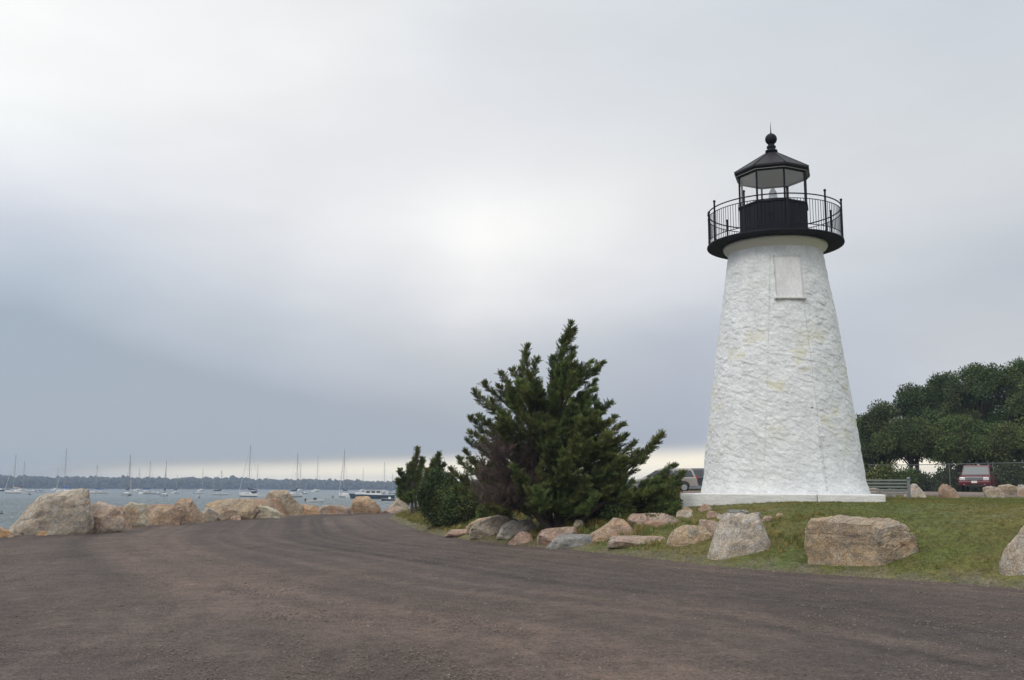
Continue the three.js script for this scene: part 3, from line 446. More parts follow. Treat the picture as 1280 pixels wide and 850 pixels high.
rock('flat pale pink rock touching the left end of the plinth', BANK, 833, 849, 615, 624, { tint: 'pink', detail: 12, D: 34 });
// big ones on the grass
rock('big whitish wedge-shaped boulder on the grass left of the widest lawn boulder', LAWN, 885, 967, 643, 697, { tint: 'pale', taper: 0.40, taperZ: 0.5, shear: 0.03, cuts: 7, flat: 0.62, foot: 0.2, depth: 0.85, lichen: 0.1, rust: 0.08, detail: 34, seed: 31, yaw: -0.2 });
rock('widest tan boulder on the lawn with an undercut foot', LAWN, 1010, 1147, 648, 709, { tint: 'tan', square: 0.5, flat: 0.82, slope: -0.07, taper: 0.05, shear: -0.01, foot: 0.35, cuts: 2, depth: 0.62, lichen: 0.2, rust: 0.45, detail: 40, seed: 64 });
rock('grey-pink boulder cut by the right frame edge at the lawn border', LAWN, 1249, 1325, 655, 719, { tint: 'grey', taper: 0.55, cuts: 9, depth: 0.8, rust: 0.15, detail: 26, seed: 17 });
// far ones
rock('pale tan rounded boulder right beside the bench end', BACK, 1128, 1158, 605, 623, { tint: 'pale', taper: 0.5, D: 50 });
rock('tan-brown boulder with a peaked left end, second from the bench', BACK, 1171, 1199, 605, 623, { tint: 'brown', taper: 0.4, slope: -0.3, D: 50 });
rock('grey elongated boulder lying before the red car', BACK, 1229, 1254, 608, 622.5, { tint: 'grey', slope: -0.15, D: 52 });
rock('square tan boulder just right of the red car', BACK, 1244, 1273, 601, 615, { tint: 'tan', square: 0.55, flat: 0.8, taper: 0.05, D: 62 });
rock('pale grey stone at the frame edge beyond the square tan boulder', BACK, 1272, 1284, 599, 613, { tint: 'pale', square: 0.6, detail: 12, D: 61 });
rock('rusty orange stone low at the frame edge before the pale grey one', BACK, 1274, 1288, 606, 616, { tint: 'rust', detail: 12, D: 59 });
rock('pinkish rock seen through the bench slats', BACK, 1078, 1103, 606, 616, { tint: 'pink', D: 56 });
rock('low pale stone under the bench', BACK, 1093, 1119, 616, 623, { tint: 'pale', detail: 12, D: 49.5 });
console.log('rocks done');

// ---------------------------------------------------------------- foliage pieces
function leafGeometry(list) {   // list of [origin, direction, side, length, width]: pointed leaves of two faces
  const P = [];
  for (const [o, d, s, l, w] of list) { const tip = o.clone().addScaledVector(d, l), m = o.clone().addScaledVector(d, l * 0.5), a = m.clone().addScaledVector(s, w / 2), b = m.clone().addScaledVector(s, -w / 2); P.push(o.x, o.y, o.z, a.x, a.y, a.z, tip.x, tip.y, tip.z, o.x, o.y, o.z, tip.x, tip.y, tip.z, b.x, b.y, b.z); }
  const g = new THREE.BufferGeometry(); g.setAttribute('position', new THREE.Float32BufferAttribute(P, 3)); g.computeVertexNormals(); return g;
}
const randomDir = R => { const z = R() * 2 - 1, a = R() * 6.2832, r = Math.sqrt(1 - z * z); return V(Math.cos(a) * r, z, Math.sin(a) * r); };
function spray(seed, length, n, leaf, width, spread) {   // a feathery twig along +y
  const R = mulberry(seed), L = [];
  for (let i = 0; i < n; i++) {
    const t = Math.pow((i + R()) / n, 0.9), a = i * 2.4 + R(), side = V(Math.cos(a), 0, Math.sin(a)), lean = mix(0.95, 0.35, t) * spread, off = (1 - t) * length * 0.16 * R();
    const d = V(side.x * Math.sin(lean), Math.cos(lean), side.z * Math.sin(lean)).add(randomDir(R).multiplyScalar(0.25)).normalize();
    L.push([V(side.x * off, t * length * 0.85, side.z * off), d, V().crossVectors(d, randomDir(R)).normalize(), leaf * (0.7 + 0.6 * R()), width * (0.7 + 0.6 * R())]);
  }
  return leafGeometry(L);
}
function clump(seed, radius, n, leaf, width) {   // a loose handful of leaves
  const R = mulberry(seed), L = [];
  for (let i = 0; i < n; i++) { const o = randomDir(R).multiplyScalar(radius * Math.cbrt(R())), d = randomDir(R).multiplyScalar(0.8).add(o.clone().divideScalar(radius)).add(V(0, 0.15, 0)).normalize(); L.push([o, d, V().crossVectors(d, randomDir(R)).normalize(), leaf * (0.7 + 0.6 * R()), width * (0.7 + 0.6 * R())]); }
  return leafGeometry(L);
}
function scatter(name, geo, m, list, parent) {   // list of {p, q, s, c}
  const o = new THREE.InstancedMesh(geo, m, list.length), M = new THREE.Matrix4(), c = new THREE.Color();
  list.forEach((e, i) => { M.compose(e.p, e.q, e.s); o.setMatrixAt(i, M); o.setColorAt(i, c.setRGB(...e.c)); });
  o.name = name; o.castShadow = o.receiveShadow = true; o.userData.kind = 'stuff'; parent.add(o); return o;
}
const UP = V(0, 1, 0), quatTo = (d, R) => new THREE.Quaternion().setFromUnitVectors(UP, d).multiply(new THREE.Quaternion().setFromAxisAngle(UP, R() * 6.283));
const needleMat = mat([0.112, 0.150, 0.046], 0.75), twigMat = mat([0.115, 0.085, 0.075], 0.95), barkMat = mat([0.11, 0.085, 0.07], 0.95, { bumpMap: barkBump, bumpScale: 0.02 });
const leafMat = mat([0.074, 0.110, 0.036], 0.85);
const spraysA = [spray(1, 0.24, 58, 0.042, 0.010, 0.9), spray(2, 0.20, 50, 0.040, 0.010, 1.0)];

// windswept juniper: plumes of needle sprays on limbs. Plumes given in photo pixels: tip x, tip y, root x, root y, half width
function juniper(name, label, base, D, plumes, o) {
  const T = thing(name, label, 'tree', null, base), R = mulberry(o.seed), view = V(base.x, 0, base.z).normalize(), mpp = D / FOCAL, wood = [], lists = [[], []];
  const local = (px, py, dz) => at(px, py, D).addScaledVector(view, dz).sub(base);
  for (const stem of o.stems) wood.push(tube(stem.map(([x, y, dz]) => local(x, y, dz || 0)), o.stemRadius * (0.8 + 0.4 * R()), 0.012, 8, 24));
  for (const [tx, ty, rx, ry, hw, dz = 0, bright = 1, rz = dz * 0.25] of plumes) {
    const a = local(rx, ry, rz), b = local(tx, ty, dz), len = a.distanceTo(b), dir = b.clone().sub(a).normalize(), sag = V(0, -0.10 * len, 0), ctl = a.clone().lerp(b, 0.55).add(sag).add(randomDir(R).multiplyScalar(0.06 * len)), W = hw * mpp;
    const pt = t => a.clone().multiplyScalar((1 - t) * (1 - t)).addScaledVector(ctl, 2 * t * (1 - t)).addScaledVector(b, t * t);
    wood.push(tube([a, pt(0.35), pt(0.7), pt(0.97)], 0.016 + 0.006 * len, 0.005, 5, 8));
    const nb = Math.round(len / 0.075 * (o.density ?? 1)) + 5, tone = bright * (0.75 + 0.5 * R()), warm = 0.9 + 0.35 * R();
    for (let k = 0; k < nb; k++) {   // side shoots lie in flat fans, each feathered with sprays
      const t = k < 3 ? 0.97 : 0.14 + 0.86 * Math.pow((k + R()) / nb, 0.8), c = pt(Math.min(t, 1)), tan = pt(Math.min(1, t + 0.05)).sub(pt(Math.max(0, t - 0.05))).normalize(), rad = randomDir(R); rad.y *= 0.45; rad.addScaledVector(tan, -rad.dot(tan)).normalize();
      const prof = W * (t < 0.5 ? 0.8 + 0.5 * t : 1.05 - 0.7 * Math.pow((t - 0.5) / 0.5, 1.4)), l = prof * (0.55 + 1.05 * R() * R() + 0.3 * R()), d0 = tan.clone().multiplyScalar(0.85).addScaledVector(rad, k < 3 ? 0.25 : 0.85).add(V(0.26, 0.24, 0)).normalize(), side = V().crossVectors(d0, UP).normalize(), m = Math.round(5 + l * 34), st = tone * (0.5 + 1.0 * R());
      for (let n = 0; n < m; n++) { const f = (n + R()) / m, lr = (n % 2 ? 1 : -1) * (0.75 - 0.6 * f), d = d0.clone().addScaledVector(side, lr).add(randomDir(R).multiplyScalar(0.38)).add(V(0.06, 0.12, 0)).normalize(), s = (0.55 + 0.5 * R()) * (1.15 - 0.55 * f) * (o.leafScale ?? 1), q = st * (0.75 + 0.5 * R()) * (0.8 + 0.45 * f); lists[R() < 0.5 ? 0 : 1].push({ p: c.clone().addScaledVector(d0, l * f).add(randomDir(R).multiplyScalar(0.02)), q: quatTo(d, R), s: V(s, s, s), c: [q * warm, q, q * 0.85] }); }
    }
  }
  part('trunk', mergeGeometries(wood), barkMat, T);
  lists.forEach((l, i) => scatter('crown', spraysA[i], needleMat, l, T));
  console.log(name, lists[0].length + lists[1].length);
  return T;
}
const CEDAR = standing(702, 30.2);
{
  const P = [
    [713, 404, 696, 452, 6, 0], [709, 414, 694, 470, 8, 0.1], [702, 428, 692, 490, 12, 0], [717, 413, 700, 440, 5, 0.1], [716, 436, 697, 462, 7, 0.2], [714, 449, 694, 470, 8, -0.2], [690, 450, 690, 520, 14, -0.2], [700, 462, 690, 540, 18, 0.3],
    [657.5, 434, 659, 462, 6, 0], [656, 446, 660, 482, 9, 0], [650, 462, 662, 500, 9, 0.2], [670, 452, 664, 480, 7, -0.2], [664, 470, 668, 530, 14, 0.1],
    [641, 463, 662, 498, 8, 0.2], [627, 470, 660, 505, 9, -0.2], [622, 484, 662, 525, 11, 0.3], [606, 480, 660, 525, 9, 0], [594, 492, 660, 540, 10, -0.2], [612, 500, 664, 545, 12, 0.6], [636, 490, 670, 540, 14, -0.3],
    [588, 525, 655, 568, 9, -0.2], [597, 521, 655, 565, 8, 0.3], [610, 528, 665, 575, 12, 0.4], [584, 552, 650, 585, 8, 0], [590, 543, 650, 580, 8, -0.4], [604, 552, 655, 590, 10, -0.3], [580, 566, 640, 602, 11, 0.7], [570, 574, 632, 612, 12, 0.9], [559, 588, 625, 622, 12, 1.0], [588, 578, 640, 615, 12, 0.6], [575, 600, 632, 630, 12, 0.8], [600, 600, 645, 632, 12, 0.5], [590, 620, 640, 645, 12, 0.5], [566, 612, 622, 636, 12, 1.1],
    [752, 453, 702, 482, 8, 0.1], [745, 462, 700, 490, 10, -0.1], [737, 455, 702, 474, 6, -0.3], [726, 468, 700, 500, 11, -0.3], [743, 477, 705, 510, 8, 0.3], [741, 490, 705, 520, 8, -0.4], [731, 506, 700, 535, 10, 0.2],
    [762, 505, 704, 545, 9, -0.1], [752, 513, 705, 555, 12, 0.3], [768, 522, 705, 560, 10, 0.1], [776, 532, 712, 575, 11, -0.3], [782, 546, 715, 588, 11, 0.2], [790, 556, 730, 598, 10, -0.5], [797, 566, 740, 605, 10, 0.3],
    [826, 544, 772, 598, 11, 0.0], [818, 552, 770, 600, 9, 0.35], [806, 566, 765, 606, 11, -0.3], [842, 583, 782, 618, 9, -0.2], [852, 592, 790, 626, 9, 0.1], [833, 596, 775, 624, 12, 0.4], [846, 606, 780, 634, 11, -0.4],
    [838, 618, 775, 642, 12, 0.6], [822, 632, 762, 652, 13, 0.9],
  ];
  const R = mulberry(77), halfL = y => y < 470 ? 12 + (y - 405) * 0.55 : y < 560 ? 52 + (y - 470) * 0.62 : 108 + (y - 560) * 0.25, halfR = y => y < 450 ? 4 + (y - 405) * 0.35 : y < 560 ? 20 + (y - 450) * 0.70 : 97 + (y - 560) * 0.5;
  for (let i = 0; i < 215; i++) {
    const ty = 455 + 174 * Math.pow(R(), 0.72), side = R() * 2 - 1, cx = mix(697, 690, (ty - 450) / 200), hw = side < 0 ? halfL(ty) : halfR(ty), tx = cx + side * hw * 0.86, depthMax = 0.8 * Math.min(halfL(ty), halfR(ty) + 25) * 0.0243 * Math.sqrt(1 - side * side * 0.8), dz = (R() * 1.9 - 1.2) * depthMax;
    if (dz < 0.3 && tx > 596 && tx < 668 && ty > 548 && R() < 0.93) continue;      // the dead side
    P.push([tx, ty, mix(tx, cx, 0.6), Math.min(648, ty + 26 + 26 * R()), 9 + 7 * R(), dz, 0.85 + 0.3 * R()]);
  }
  for (let i = 0; i < 74; i++) { const tx = 612 + 236 * R(), ty = 598 + 44 * R(); if (tx < 668 && R() < 0.5) continue; P.push([tx, ty, mix(tx, 700, 0.28), Math.min(652, ty + 6 + 14 * R()), 8 + 5 * R(), -1.7 + 2.4 * R(), 0.85 + 0.4 * R()]); }
  const T = juniper('cedar_tree', 'large dark windswept cedar with ragged pointed tops beside the lighthouse', CEDAR, 30.2, P, { seed: 9, stemRadius: 0.13, density: 1, stems: [[[698, 664, 0], [694, 600, 0.1], [690, 520, 0.1], [696, 455, 0], [710, 412, 0]], [[690, 664, 0.2], [672, 590, 0.2], [662, 510, 0], [658, 440, 0]], [[706, 664, -0.2], [735, 610, -0.3], [775, 585, -0.1], [815, 556, 0]], [[690, 664, -0.2], [650, 615, -0.5], [615, 570, -0.5], [590, 548, -0.3]], [[700, 664, 0.3], [705, 590, 0.8], [712, 520, 0.5]], [[712, 664, -0.5], [750, 630, -1.0], [790, 615, -0.9]]] });
  // bare grey-brown twigs on the windward side
  const view = V(CEDAR.x, 0, CEDAR.z).normalize(), twigs = [], rt = mulberry(31), bare = [];
  const local = (px, py, dz) => at(px, py, 30.2).addScaledVector(view, dz).sub(CEDAR);
  for (let i = 0; i < 46; i++) { const a = local(672 + 30 * rt(), 655 - 70 * rt(), 0.3 * rt()), tip = [600 + 66 * rt(), 548 + 92 * rt()], b = local(tip[0], tip[1], -0.3 - 1.1 * rt()), m = a.clone().lerp(b, 0.5).add(V(0, 0.12 * rt(), 0)); bare.push(tube([a, m, b], 0.016, 0.004, 4, 8));
    for (let k = 0; k < 26; k++) { const t = 0.3 + 0.7 * rt(), p = t < 0.5 ? a.clone().lerp(m, t * 2) : m.clone().lerp(b, t * 2 - 1), d = b.clone().sub(a).normalize().multiplyScalar(0.6).add(randomDir(rt).multiplyScalar(0.7)).add(V(-0.1, 0.3, 0)).normalize(), s = 0.7 + 0.9 * rt(), c = 0.7 + 0.7 * rt(); twigs.push({ p, q: quatTo(d, rt), s: V(s, s, s), c: [c, c * 0.97, c * 0.95] }); } }
  const tw = []; { const r = mulberry(8); for (let i = 0; i < 9; i++) { const y = 0.02 + 0.22 * r(), d = randomDir(r).multiplyScalar(0.7).add(V(0, 0.9, 0)).normalize(); tw.push(rod(V(0, y, 0), V(0, y, 0).addScaledVector(d, 0.10 + 0.14 * r()), 0.0035, 0.0015, 3)); } tw.push(rod(V(0, 0, 0), V(0.02, 0.36, 0.01), 0.005, 0.002, 3)); }
  part('dead_branch', mergeGeometries(bare), twigMat, T); scatter('dead_twigs', mergeGeometries(tw), twigMat, twigs, T);
}
{ // small junipers by the bend
  const base = standing(517, 50), P = [[521, 562, 516, 606, 5, 0], [527, 575, 517, 612, 6, 0.2], [511, 582, 514, 615, 6, 0], [500, 590, 514, 618, 6, -0.2], [497, 602, 513, 622, 6, 0.1], [499, 614, 515, 628, 7, 0.2], [507, 600, 515, 625, 8, 0.3], [520, 595, 518, 630, 9, 0], [530, 600, 520, 628, 9, 0.3], [512, 618, 517, 634, 10, -0.3], [527, 615, 519, 636, 10, 0.2], [504, 622, 516, 636, 8, 0.2], [533, 622, 521, 638, 8, -0.2]];
  juniper('windswept_juniper', 'small windswept juniper with one curved spire at the road bend', base, 50, P, { seed: 21, stemRadius: 0.09, density: 1.9, leafScale: 1.25, stems: [[[514, 646], [516, 620], [518, 590], [521, 566]], [[520, 646], [519, 625], [512, 600], [508, 588]]] });
  const base2 = standing(540, 44), Q = [[547, 569, 538, 606, 5, 0], [542, 578, 537, 612, 6, 0.2], [553, 582, 540, 610, 5, 0], [533, 590, 538, 616, 6, 0], [548, 594, 538, 620, 8, 0.2], [537, 604, 538, 632, 9, 0], [528, 610, 537, 634, 9, 0.2], [546, 612, 540, 640, 9, -0.2], [534, 628, 539, 648, 10, 0]];
  juniper('windswept_juniper', 'windswept juniper spire rising behind the round dark bush', base2, 44, Q, { seed: 22, stemRadius: 0.08, density: 1.9, leafScale: 1.25, stems: [[[539, 650], [538, 620], [541, 592], [546, 573]]] });
}
// broadleaf crowns: leaf clumps on the outer shell of many lobes
const clumpsNear = [clump(5, 0.13, 26, 0.075, 0.035), clump(6, 0.13, 26, 0.075, 0.035)], clumpsFar = [clump(7, 0.40, 50, 0.17, 0.075), clump(8, 0.46, 44, 0.16, 0.075)];
function crown(parent, lobes, R, clumps, m, perArea, tone, scale = 1) {
  const lists = [[], []];
  for (const [c, rx, ry, rz] of lobes) {
    const area = 4 * Math.PI * Math.pow(((rx * ry) ** 1.6 + (rx * rz) ** 1.6 + (ry * rz) ** 1.6) / 3, 1 / 1.6), n = Math.round(area * perArea), lt = tone[0] * (0.65 + 0.8 * R()), lw = 0.85 + 0.45 * R();
    for (let i = 0; i < n; i++) {
      const d = randomDir(R); if (d.y < -0.55 && R() < 0.6) continue; const rr = 0.72 + 0.36 * R() + (R() < 0.10 ? 0.45 * R() : 0) + 0.22 * fbm(d.x * 2 + c.x, d.y * 2 + c.y, d.z * 2 + c.z, 2);
      const p = V(c.x + d.x * rx * rr, c.y + d.y * ry * rr, c.z + d.z * rz * rr); if (fbm(p.x * 0.9 / scale, p.y * 0.9 / scale, p.z * 0.9 / scale, 2) < -0.27) continue;
      const s = 0.75 + 0.6 * R(), k = lt * (0.7 + 0.6 * R()); lists[R() < 0.5 ? 0 : 1].push({ p, q: quatTo(d.add(V(0, 0.4, 0)).normalize(), R), s: V(s, s, s), c: [k * lw * tone[1], k, k * tone[2]] });
    }
  }
  lists.forEach((l, i) => l.length && scatter('crown', clumps[i], m, l, parent)); return lists[0].length + lists[1].length;
}
function bush(name, label, px, D, halfPx, topY, o = {}) {
  const base = standing(px, D); base.y -= 0.03; const B = thing(name, label, 'bush', o.group, base), R = mulberry(o.seed || 3), w = halfPx * D / FOCAL, h = Math.max(0.3, at(px, topY, D).y - base.y), lobes = [], wood = [];
  for (let i = 0; i < (o.lobes ?? 16); i++) { const a = R() * 6.283, r = Math.sqrt(R()) * 0.72, y = 0.22 + 0.56 * R() * (1 - r * 0.55), s = 0.26 + 0.16 * R(), c = V(Math.cos(a) * r * w, y * h, Math.sin(a) * r * w * (o.depth ?? 0.8)); lobes.push([c, s * w * 0.85, s * h * 0.7, s * w * 0.8]); wood.push(tube([V(c.x * 0.15, 0, c.z * 0.15), V(c.x * 0.5, c.y * 0.5, c.z * 0.5), c], 0.018, 0.005, 4, 6)); }
  part('stems', mergeGeometries(wood), barkMat, B); crown(B, lobes, R, o.clumps || clumpsNear, o.mat || leafMat, o.per ?? 75, o.tone || [0.8, 0.9, 0.9], 0.35); return B;
}
bush('round_bush', 'dense dark green bush hugging the ground left of the big cedar', 556, 38.5, 38, 584, { seed: 4, lobes: 40, per: 62, tone: [0.62, 0.95, 0.75] });
bush('round_bush', 'lower dark bush in front at the road edge left of the dead twigs', 584, 37, 32, 602, { seed: 14, lobes: 18, per: 80, tone: [0.75, 0.95, 0.75] });
bush('low_shrub', 'bright yellow-green shrub under the dead twigs of the cedar', 604, 34.5, 11, 630, { seed: 5, lobes: 8, tone: [1.35, 1.05, 0.7] });
bush('low_shrub', 'reddish-leaved sumac shrub before the silver van', 832, 33.5, 17, 592, { seed: 6, lobes: 10, per: 45, tone: [1.0, 1.5, 0.8] });
bush('low_shrub', 'low green shrub filling the corner between cedar and plinth', 826, 30.5, 24, 622, { seed: 7, lobes: 13, tone: [1.0, 0.95, 0.8] });
bush('low_shrub', 'low yellowish shrub under the right skirt of the cedar', 772, 29.2, 24, 628, { seed: 8, lobes: 12, tone: [1.1, 1.0, 0.75] });
bush('low_shrub', 'small weedy bush between the pink rocks of the bank', 818, 27.6, 12, 654, { seed: 10, lobes: 7, tone: [1.2, 0.95, 0.8] });
console.log('bushes done');

// ---------------------------------------------------------------- wood behind the parking area
function broadleaf(label, px, D, halfPx, topY, lowY, o = {}) {
  const base = standing(px, D); base.y -= 0.05; const T = thing('broadleaf_tree', label, 'tree', 'trees behind the parking fence', base), R = mulberry(o.seed), k = D / FOCAL, w = halfPx * k, topH = at(px, topY, D).y - base.y, lowH = at(px, lowY, D).y - base.y, lobes = [], wood = [];
  const lean = 0.25 * (R() - 0.3) * w, stemTop = mix(lowH, topH, 0.55); wood.push(tube([V(0, -0.1, 0), V(lean * 0.4, lowH * 0.6, 0.1), V(lean, stemTop, 0)], 0.2, 0.08, 7, 12));
  const n = o.lobes ?? 38; for (let i = 0; i < n; i++) { const a = R() * 6.283, v = (i + R()) / n, r = Math.sqrt(R()) * Math.sin(Math.PI * clamp(0.22 + 0.68 * v)) , y = mix(lowH + 0.6, topH - 0.9, v), c = V(lean + Math.cos(a) * r * w * 0.9, y, Math.sin(a) * r * w * 0.8), s = 0.15 + 0.17 * R() * R() + 0.06 * R(); lobes.push([c, s * w * 1.1, s * w * 0.8, s * w * 1.1]); const s0 = V(lean * clamp(y * 0.5 / stemTop), Math.max(lowH * 0.45, y * 0.55), 0); wood.push(tube([s0, s0.clone().lerp(c, 0.5).add(V(0, 0.25 * R(), 0)), c], 0.07, 0.02, 5, 8)); }
  part('trunk', mergeGeometries(wood), mat([0.075, 0.062, 0.052], 0.95), T);
  const q = crown(T, lobes, R, clumpsFar, leafMat, o.per ?? 7, o.tone || [0.8, 0.95, 0.9], 1.1); return q;
}
let leafCount = 0;
[
  ['small dark tree peeping out right behind the lighthouse wall', 1084, 92, 25, 514, 590, { tone: [0.7, 1.0, 0.8] }],
  ['slender-crowned tree, second from the lighthouse in the wood', 1112, 86, 30, 497, 582, {}],
  ['rounded dark tree left of the sky gap under the branches', 1146, 90, 34, 478, 572, { tone: [0.72, 0.9, 0.95] }],
  ['spreading low tree whose boughs frame the bright gap', 1140, 82, 40, 522, 573, { tone: [0.8, 0.95, 0.85] }],
  ['tall tree with a domed crown left of the highest crowns', 1185, 91, 37, 461, 575, { tone: [0.75, 0.9, 0.9] }],
  ['lighter green lower tree standing before the domed crown', 1205, 81, 33, 515, 585, { tone: [1.0, 1.0, 0.8] }],
  ['high bushy tree above the red car', 1230, 87, 38, 450, 570, { tone: [0.8, 0.9, 0.9] }],
  ['highest grey-green tree cut by the right frame edge', 1272, 90, 42, 446, 570, { tone: [0.85, 0.92, 0.95] }],
  ['low olive tree overhanging the fence right of the red car', 1262, 81, 32, 522, 586, { tone: [0.95, 1.05, 0.8] }],
  ['dark tree mostly outside the right frame edge', 1318, 86, 42, 455, 580, {}],
].forEach(([label, px, D, hw, t, l, o], i) => { leafCount += broadleaf(label, px, D, hw, t, l, { ...o, seed: 100 + i }); });
console.log('leaf clumps', leafCount);
[[1080, 84, 17, 586, 'leafy shrub behind the fence next to the lighthouse wall', [0.95, 1.05, 0.8]], [1104, 80, 17, 582, 'olive shrub behind the bench back', [1.0, 1.1, 0.7]], [1128, 79, 16, 588, 'green vine-like shrub behind the bench post', [0.9, 1, 0.8]], [1152, 80, 18, 586, 'dark shrub below the bright gap in the trees', [0.65, 0.95, 0.9]], [1180, 80, 18, 586, 'dark shrub along the fence left of the red car', [0.6, 0.95, 0.9]], [1204, 81, 17, 584, 'shadowy shrub behind the red car bonnet', [0.55, 0.95, 0.9]], [1234, 80, 18, 582, 'shadowy shrub behind the red car roof', [0.6, 0.95, 0.9]], [1262, 80, 18, 580, 'dark shrub behind the square tan boulder', [0.7, 1, 0.9]], [1288, 80, 18, 578, 'dark shrub at the frame edge behind the fence', [0.7, 1, 0.9]]]
  .forEach(([px, D, hw, t, label, tone], i) => bush('fence_shrub', label, px, D, hw, t, { seed: 60 + i, lobes: 12, per: 9, clumps: clumpsFar, tone, group: 'shrubs along the fence' }));

// ---------------------------------------------------------------- chain-link fence
{
  const a = standing(1088, 80.5), b = standing(1300, 76), F = thing('chain_link_fence', 'galvanised chain-link fence with top rail before the dark shrubs', 'fence', null, a.clone());
  const len = Math.hypot(b.x - a.x, b.z - a.z), ux = (b.x - a.x) / len, uz = (b.z - a.z) / len, steel = mat([0.15, 0.165, 0.165], 0.6, { metalness: 0.4 }), H = 2.0, n = Math.ceil(len / 3);
  const gy = t => land(a.x + ux * t, a.z + uz * t) - a.y;
  for (let i = 0; i <= n; i++) { const t = Math.min(len, i * 3); part('post', mergeGeometries([new THREE.CylinderGeometry(0.035, 0.035, H + 0.25, 8).translate(ux * t, gy(t) + H / 2 - 0.1, uz * t), new THREE.SphereGeometry(0.045, 8, 6).translate(ux * t, gy(t) + H + 0.03, uz * t)]), steel, F); }
  for (let i = 0; i < n; i++) { const t = i * 3, u = Math.min(len, t + 3); part('top_rail', rod(V(ux * t, gy(t) + H, uz * t), V(ux * u, gy(u) + H, uz * u), 0.024, 0.024, 6), steel, F); }
  const wires = [], q = new THREE.Quaternion(), dir = V(), step = 0.11; for (let t = -H; t < len; t += step) for (const s of [1, -1]) { const t0 = clamp(t, 0, len), lo = s > 0 ? t : t + H, x0 = Math.max(0, Math.min(t, t + H)), x1 = Math.min(len, t + H); if (x1 - x0 < 0.05) continue; const y0 = s > 0 ? x0 - t : H - (x0 - t), y1 = s > 0 ? x1 - t : H - (x1 - t), p0 = V(ux * x0, gy(x0) + y0, uz * x0), p1 = V(ux * x1, gy(x1) + y1, uz * x1); dir.subVectors(p1, p0); const l = dir.length(); wires.push({ p: p0.clone().lerp(p1, 0.5), q: new THREE.Quaternion().setFromUnitVectors(UP, dir.normalize()), s: V(1, l, 1), c: [1, 1, 1] }); }
  scatter('wire_mesh', new THREE.CylinderGeometry(0.0025, 0.0025, 1, 3), steel, wires, F);
}
// ---------------------------------------------------------------- bench
{
  const p = standing(1108, 48.5), B = thing('park_bench', 'grey slatted park bench seen from behind beside the lighthouse', 'bench', null, p), m = mat([0.19, 0.215, 0.215], 0.6, { bumpMap: plasterBump, bumpScale: 0.005 }), iron = mat([0.17, 0.185, 0.20], 0.6), W = 2.3;
  B.rotation.y = Math.atan2(-p.x, -p.z) + 0.02; B.position.y -= 0.02;
  for (let k = 0; k < 5; k++) part('back_slat', rbox(W, 0.075, 0.035, 0.008, -0.18, 0.27 + k * 0.145, 0.02), m, B);
  for (let k = 0; k < 4; k++) part('seat_slat', rbox(W, 0.035, 0.10, 0.008, -0.18, 0.44, -0.07 - k * 0.125), m, B);
  for (const s of [-1, 1]) { const x = -0.18 + s * (W / 2 - 0.02); const e = part('end_frame', mergeGeometries([rbox(0.13, 0.86, 0.10, 0.02, x, 0.43, 0.07), rbox(0.11, 0.44, 0.09, 0.02, x, 0.22, -0.5), rbox(0.10, 0.08, 0.62, 0.02, x, 0.60, -0.22)]), iron, B); part('knob', new THREE.SphereGeometry(0.085, 14, 10).translate(x, 0.92, 0.07), iron, e); }
}
console.log('fence, bench');
// ---------------------------------------------------------------- vehicles (nose along local +z)
const glassDark = new THREE.MeshPhysicalMaterial({ color: rgb(0.03, 0.035, 0.04), roughness: 0.06, clearcoat: 1, clearcoatRoughness: 0.03 });
const rubber = mat([0.02, 0.02, 0.021], 0.85), alloy = mat([0.45, 0.46, 0.47], 0.35, { metalness: 0.7 }), plastic = mat([0.03, 0.03, 0.032], 0.7);
function sideShape(pts, arches, r, y0) { const s = new THREE.Shape(); s.moveTo(pts[0][0], pts[0][1]); for (let i = 1; i < pts.length; i++) s.lineTo(pts[i][0], pts[i][1]); for (const x of arches) { const d = Math.sqrt(r * r - (y0 - 0.36) ** 2); s.lineTo(x - d, y0); s.absarc(x, 0.36, r, Math.PI - Math.asin((y0 - 0.36) / r), Math.asin((y0 - 0.36) / r), true); } s.closePath(); return s; }
function extrudeSide(shape, width, bevel) { const g = new THREE.ExtrudeGeometry(shape, { depth: width - 2 * bevel, bevelEnabled: bevel > 0, bevelThickness: bevel, bevelSize: bevel, bevelOffset: -bevel, bevelSegments: 3, curveSegments: 16 }); g.rotateY(-Math.PI / 2); g.translate(width / 2 - bevel, 0, 0); return toCreasedNormals(g, 0.6); }
function wheel(parent, x, z, r, w) { const o = new THREE.Group(); o.name = 'wheel'; o.position.set(x, r, z); parent.add(o); const s = Math.sign(x); part('tyre', new THREE.TorusGeometry(r * 0.80, r * 0.20, 10, 26).scale(1, 1, 1.55).rotateY(Math.PI / 2), rubber, o); const rim = [new THREE.CylinderGeometry(r * 0.62, r * 0.62, w * 0.55, 22).rotateZ(Math.PI / 2)]; for (let k = 0; k < 5; k++) rim.push(box(0.03, r * 0.58, 0.07, s * w * 0.30, r * 0.30, 0).rotateX(k * 1.2566)); part('rim', mergeGeometries(rim.map(g => g.index ? g.toNonIndexed() : g)), alloy, o); }
function panel(pts, thick, m, name, parent) { // a thin plate through four or more coplanar points
  const a = pts[0], u = pts[1].clone().sub(a).normalize(), n = V().crossVectors(u, pts[2].clone().sub(a)).normalize(), v = V().crossVectors(n, u), s = new THREE.Shape();
  pts.forEach((p, i) => { const d = p.clone().sub(a); i ? s.lineTo(d.dot(u), d.dot(v)) : s.moveTo(d.dot(u), d.dot(v)); });
  const g = new THREE.ExtrudeGeometry(s, { depth: thick, bevelEnabled: false }); g.applyMatrix4(new THREE.Matrix4().makeBasis(u, v, n).setPosition(a)); return part(name, g, m, parent);
}
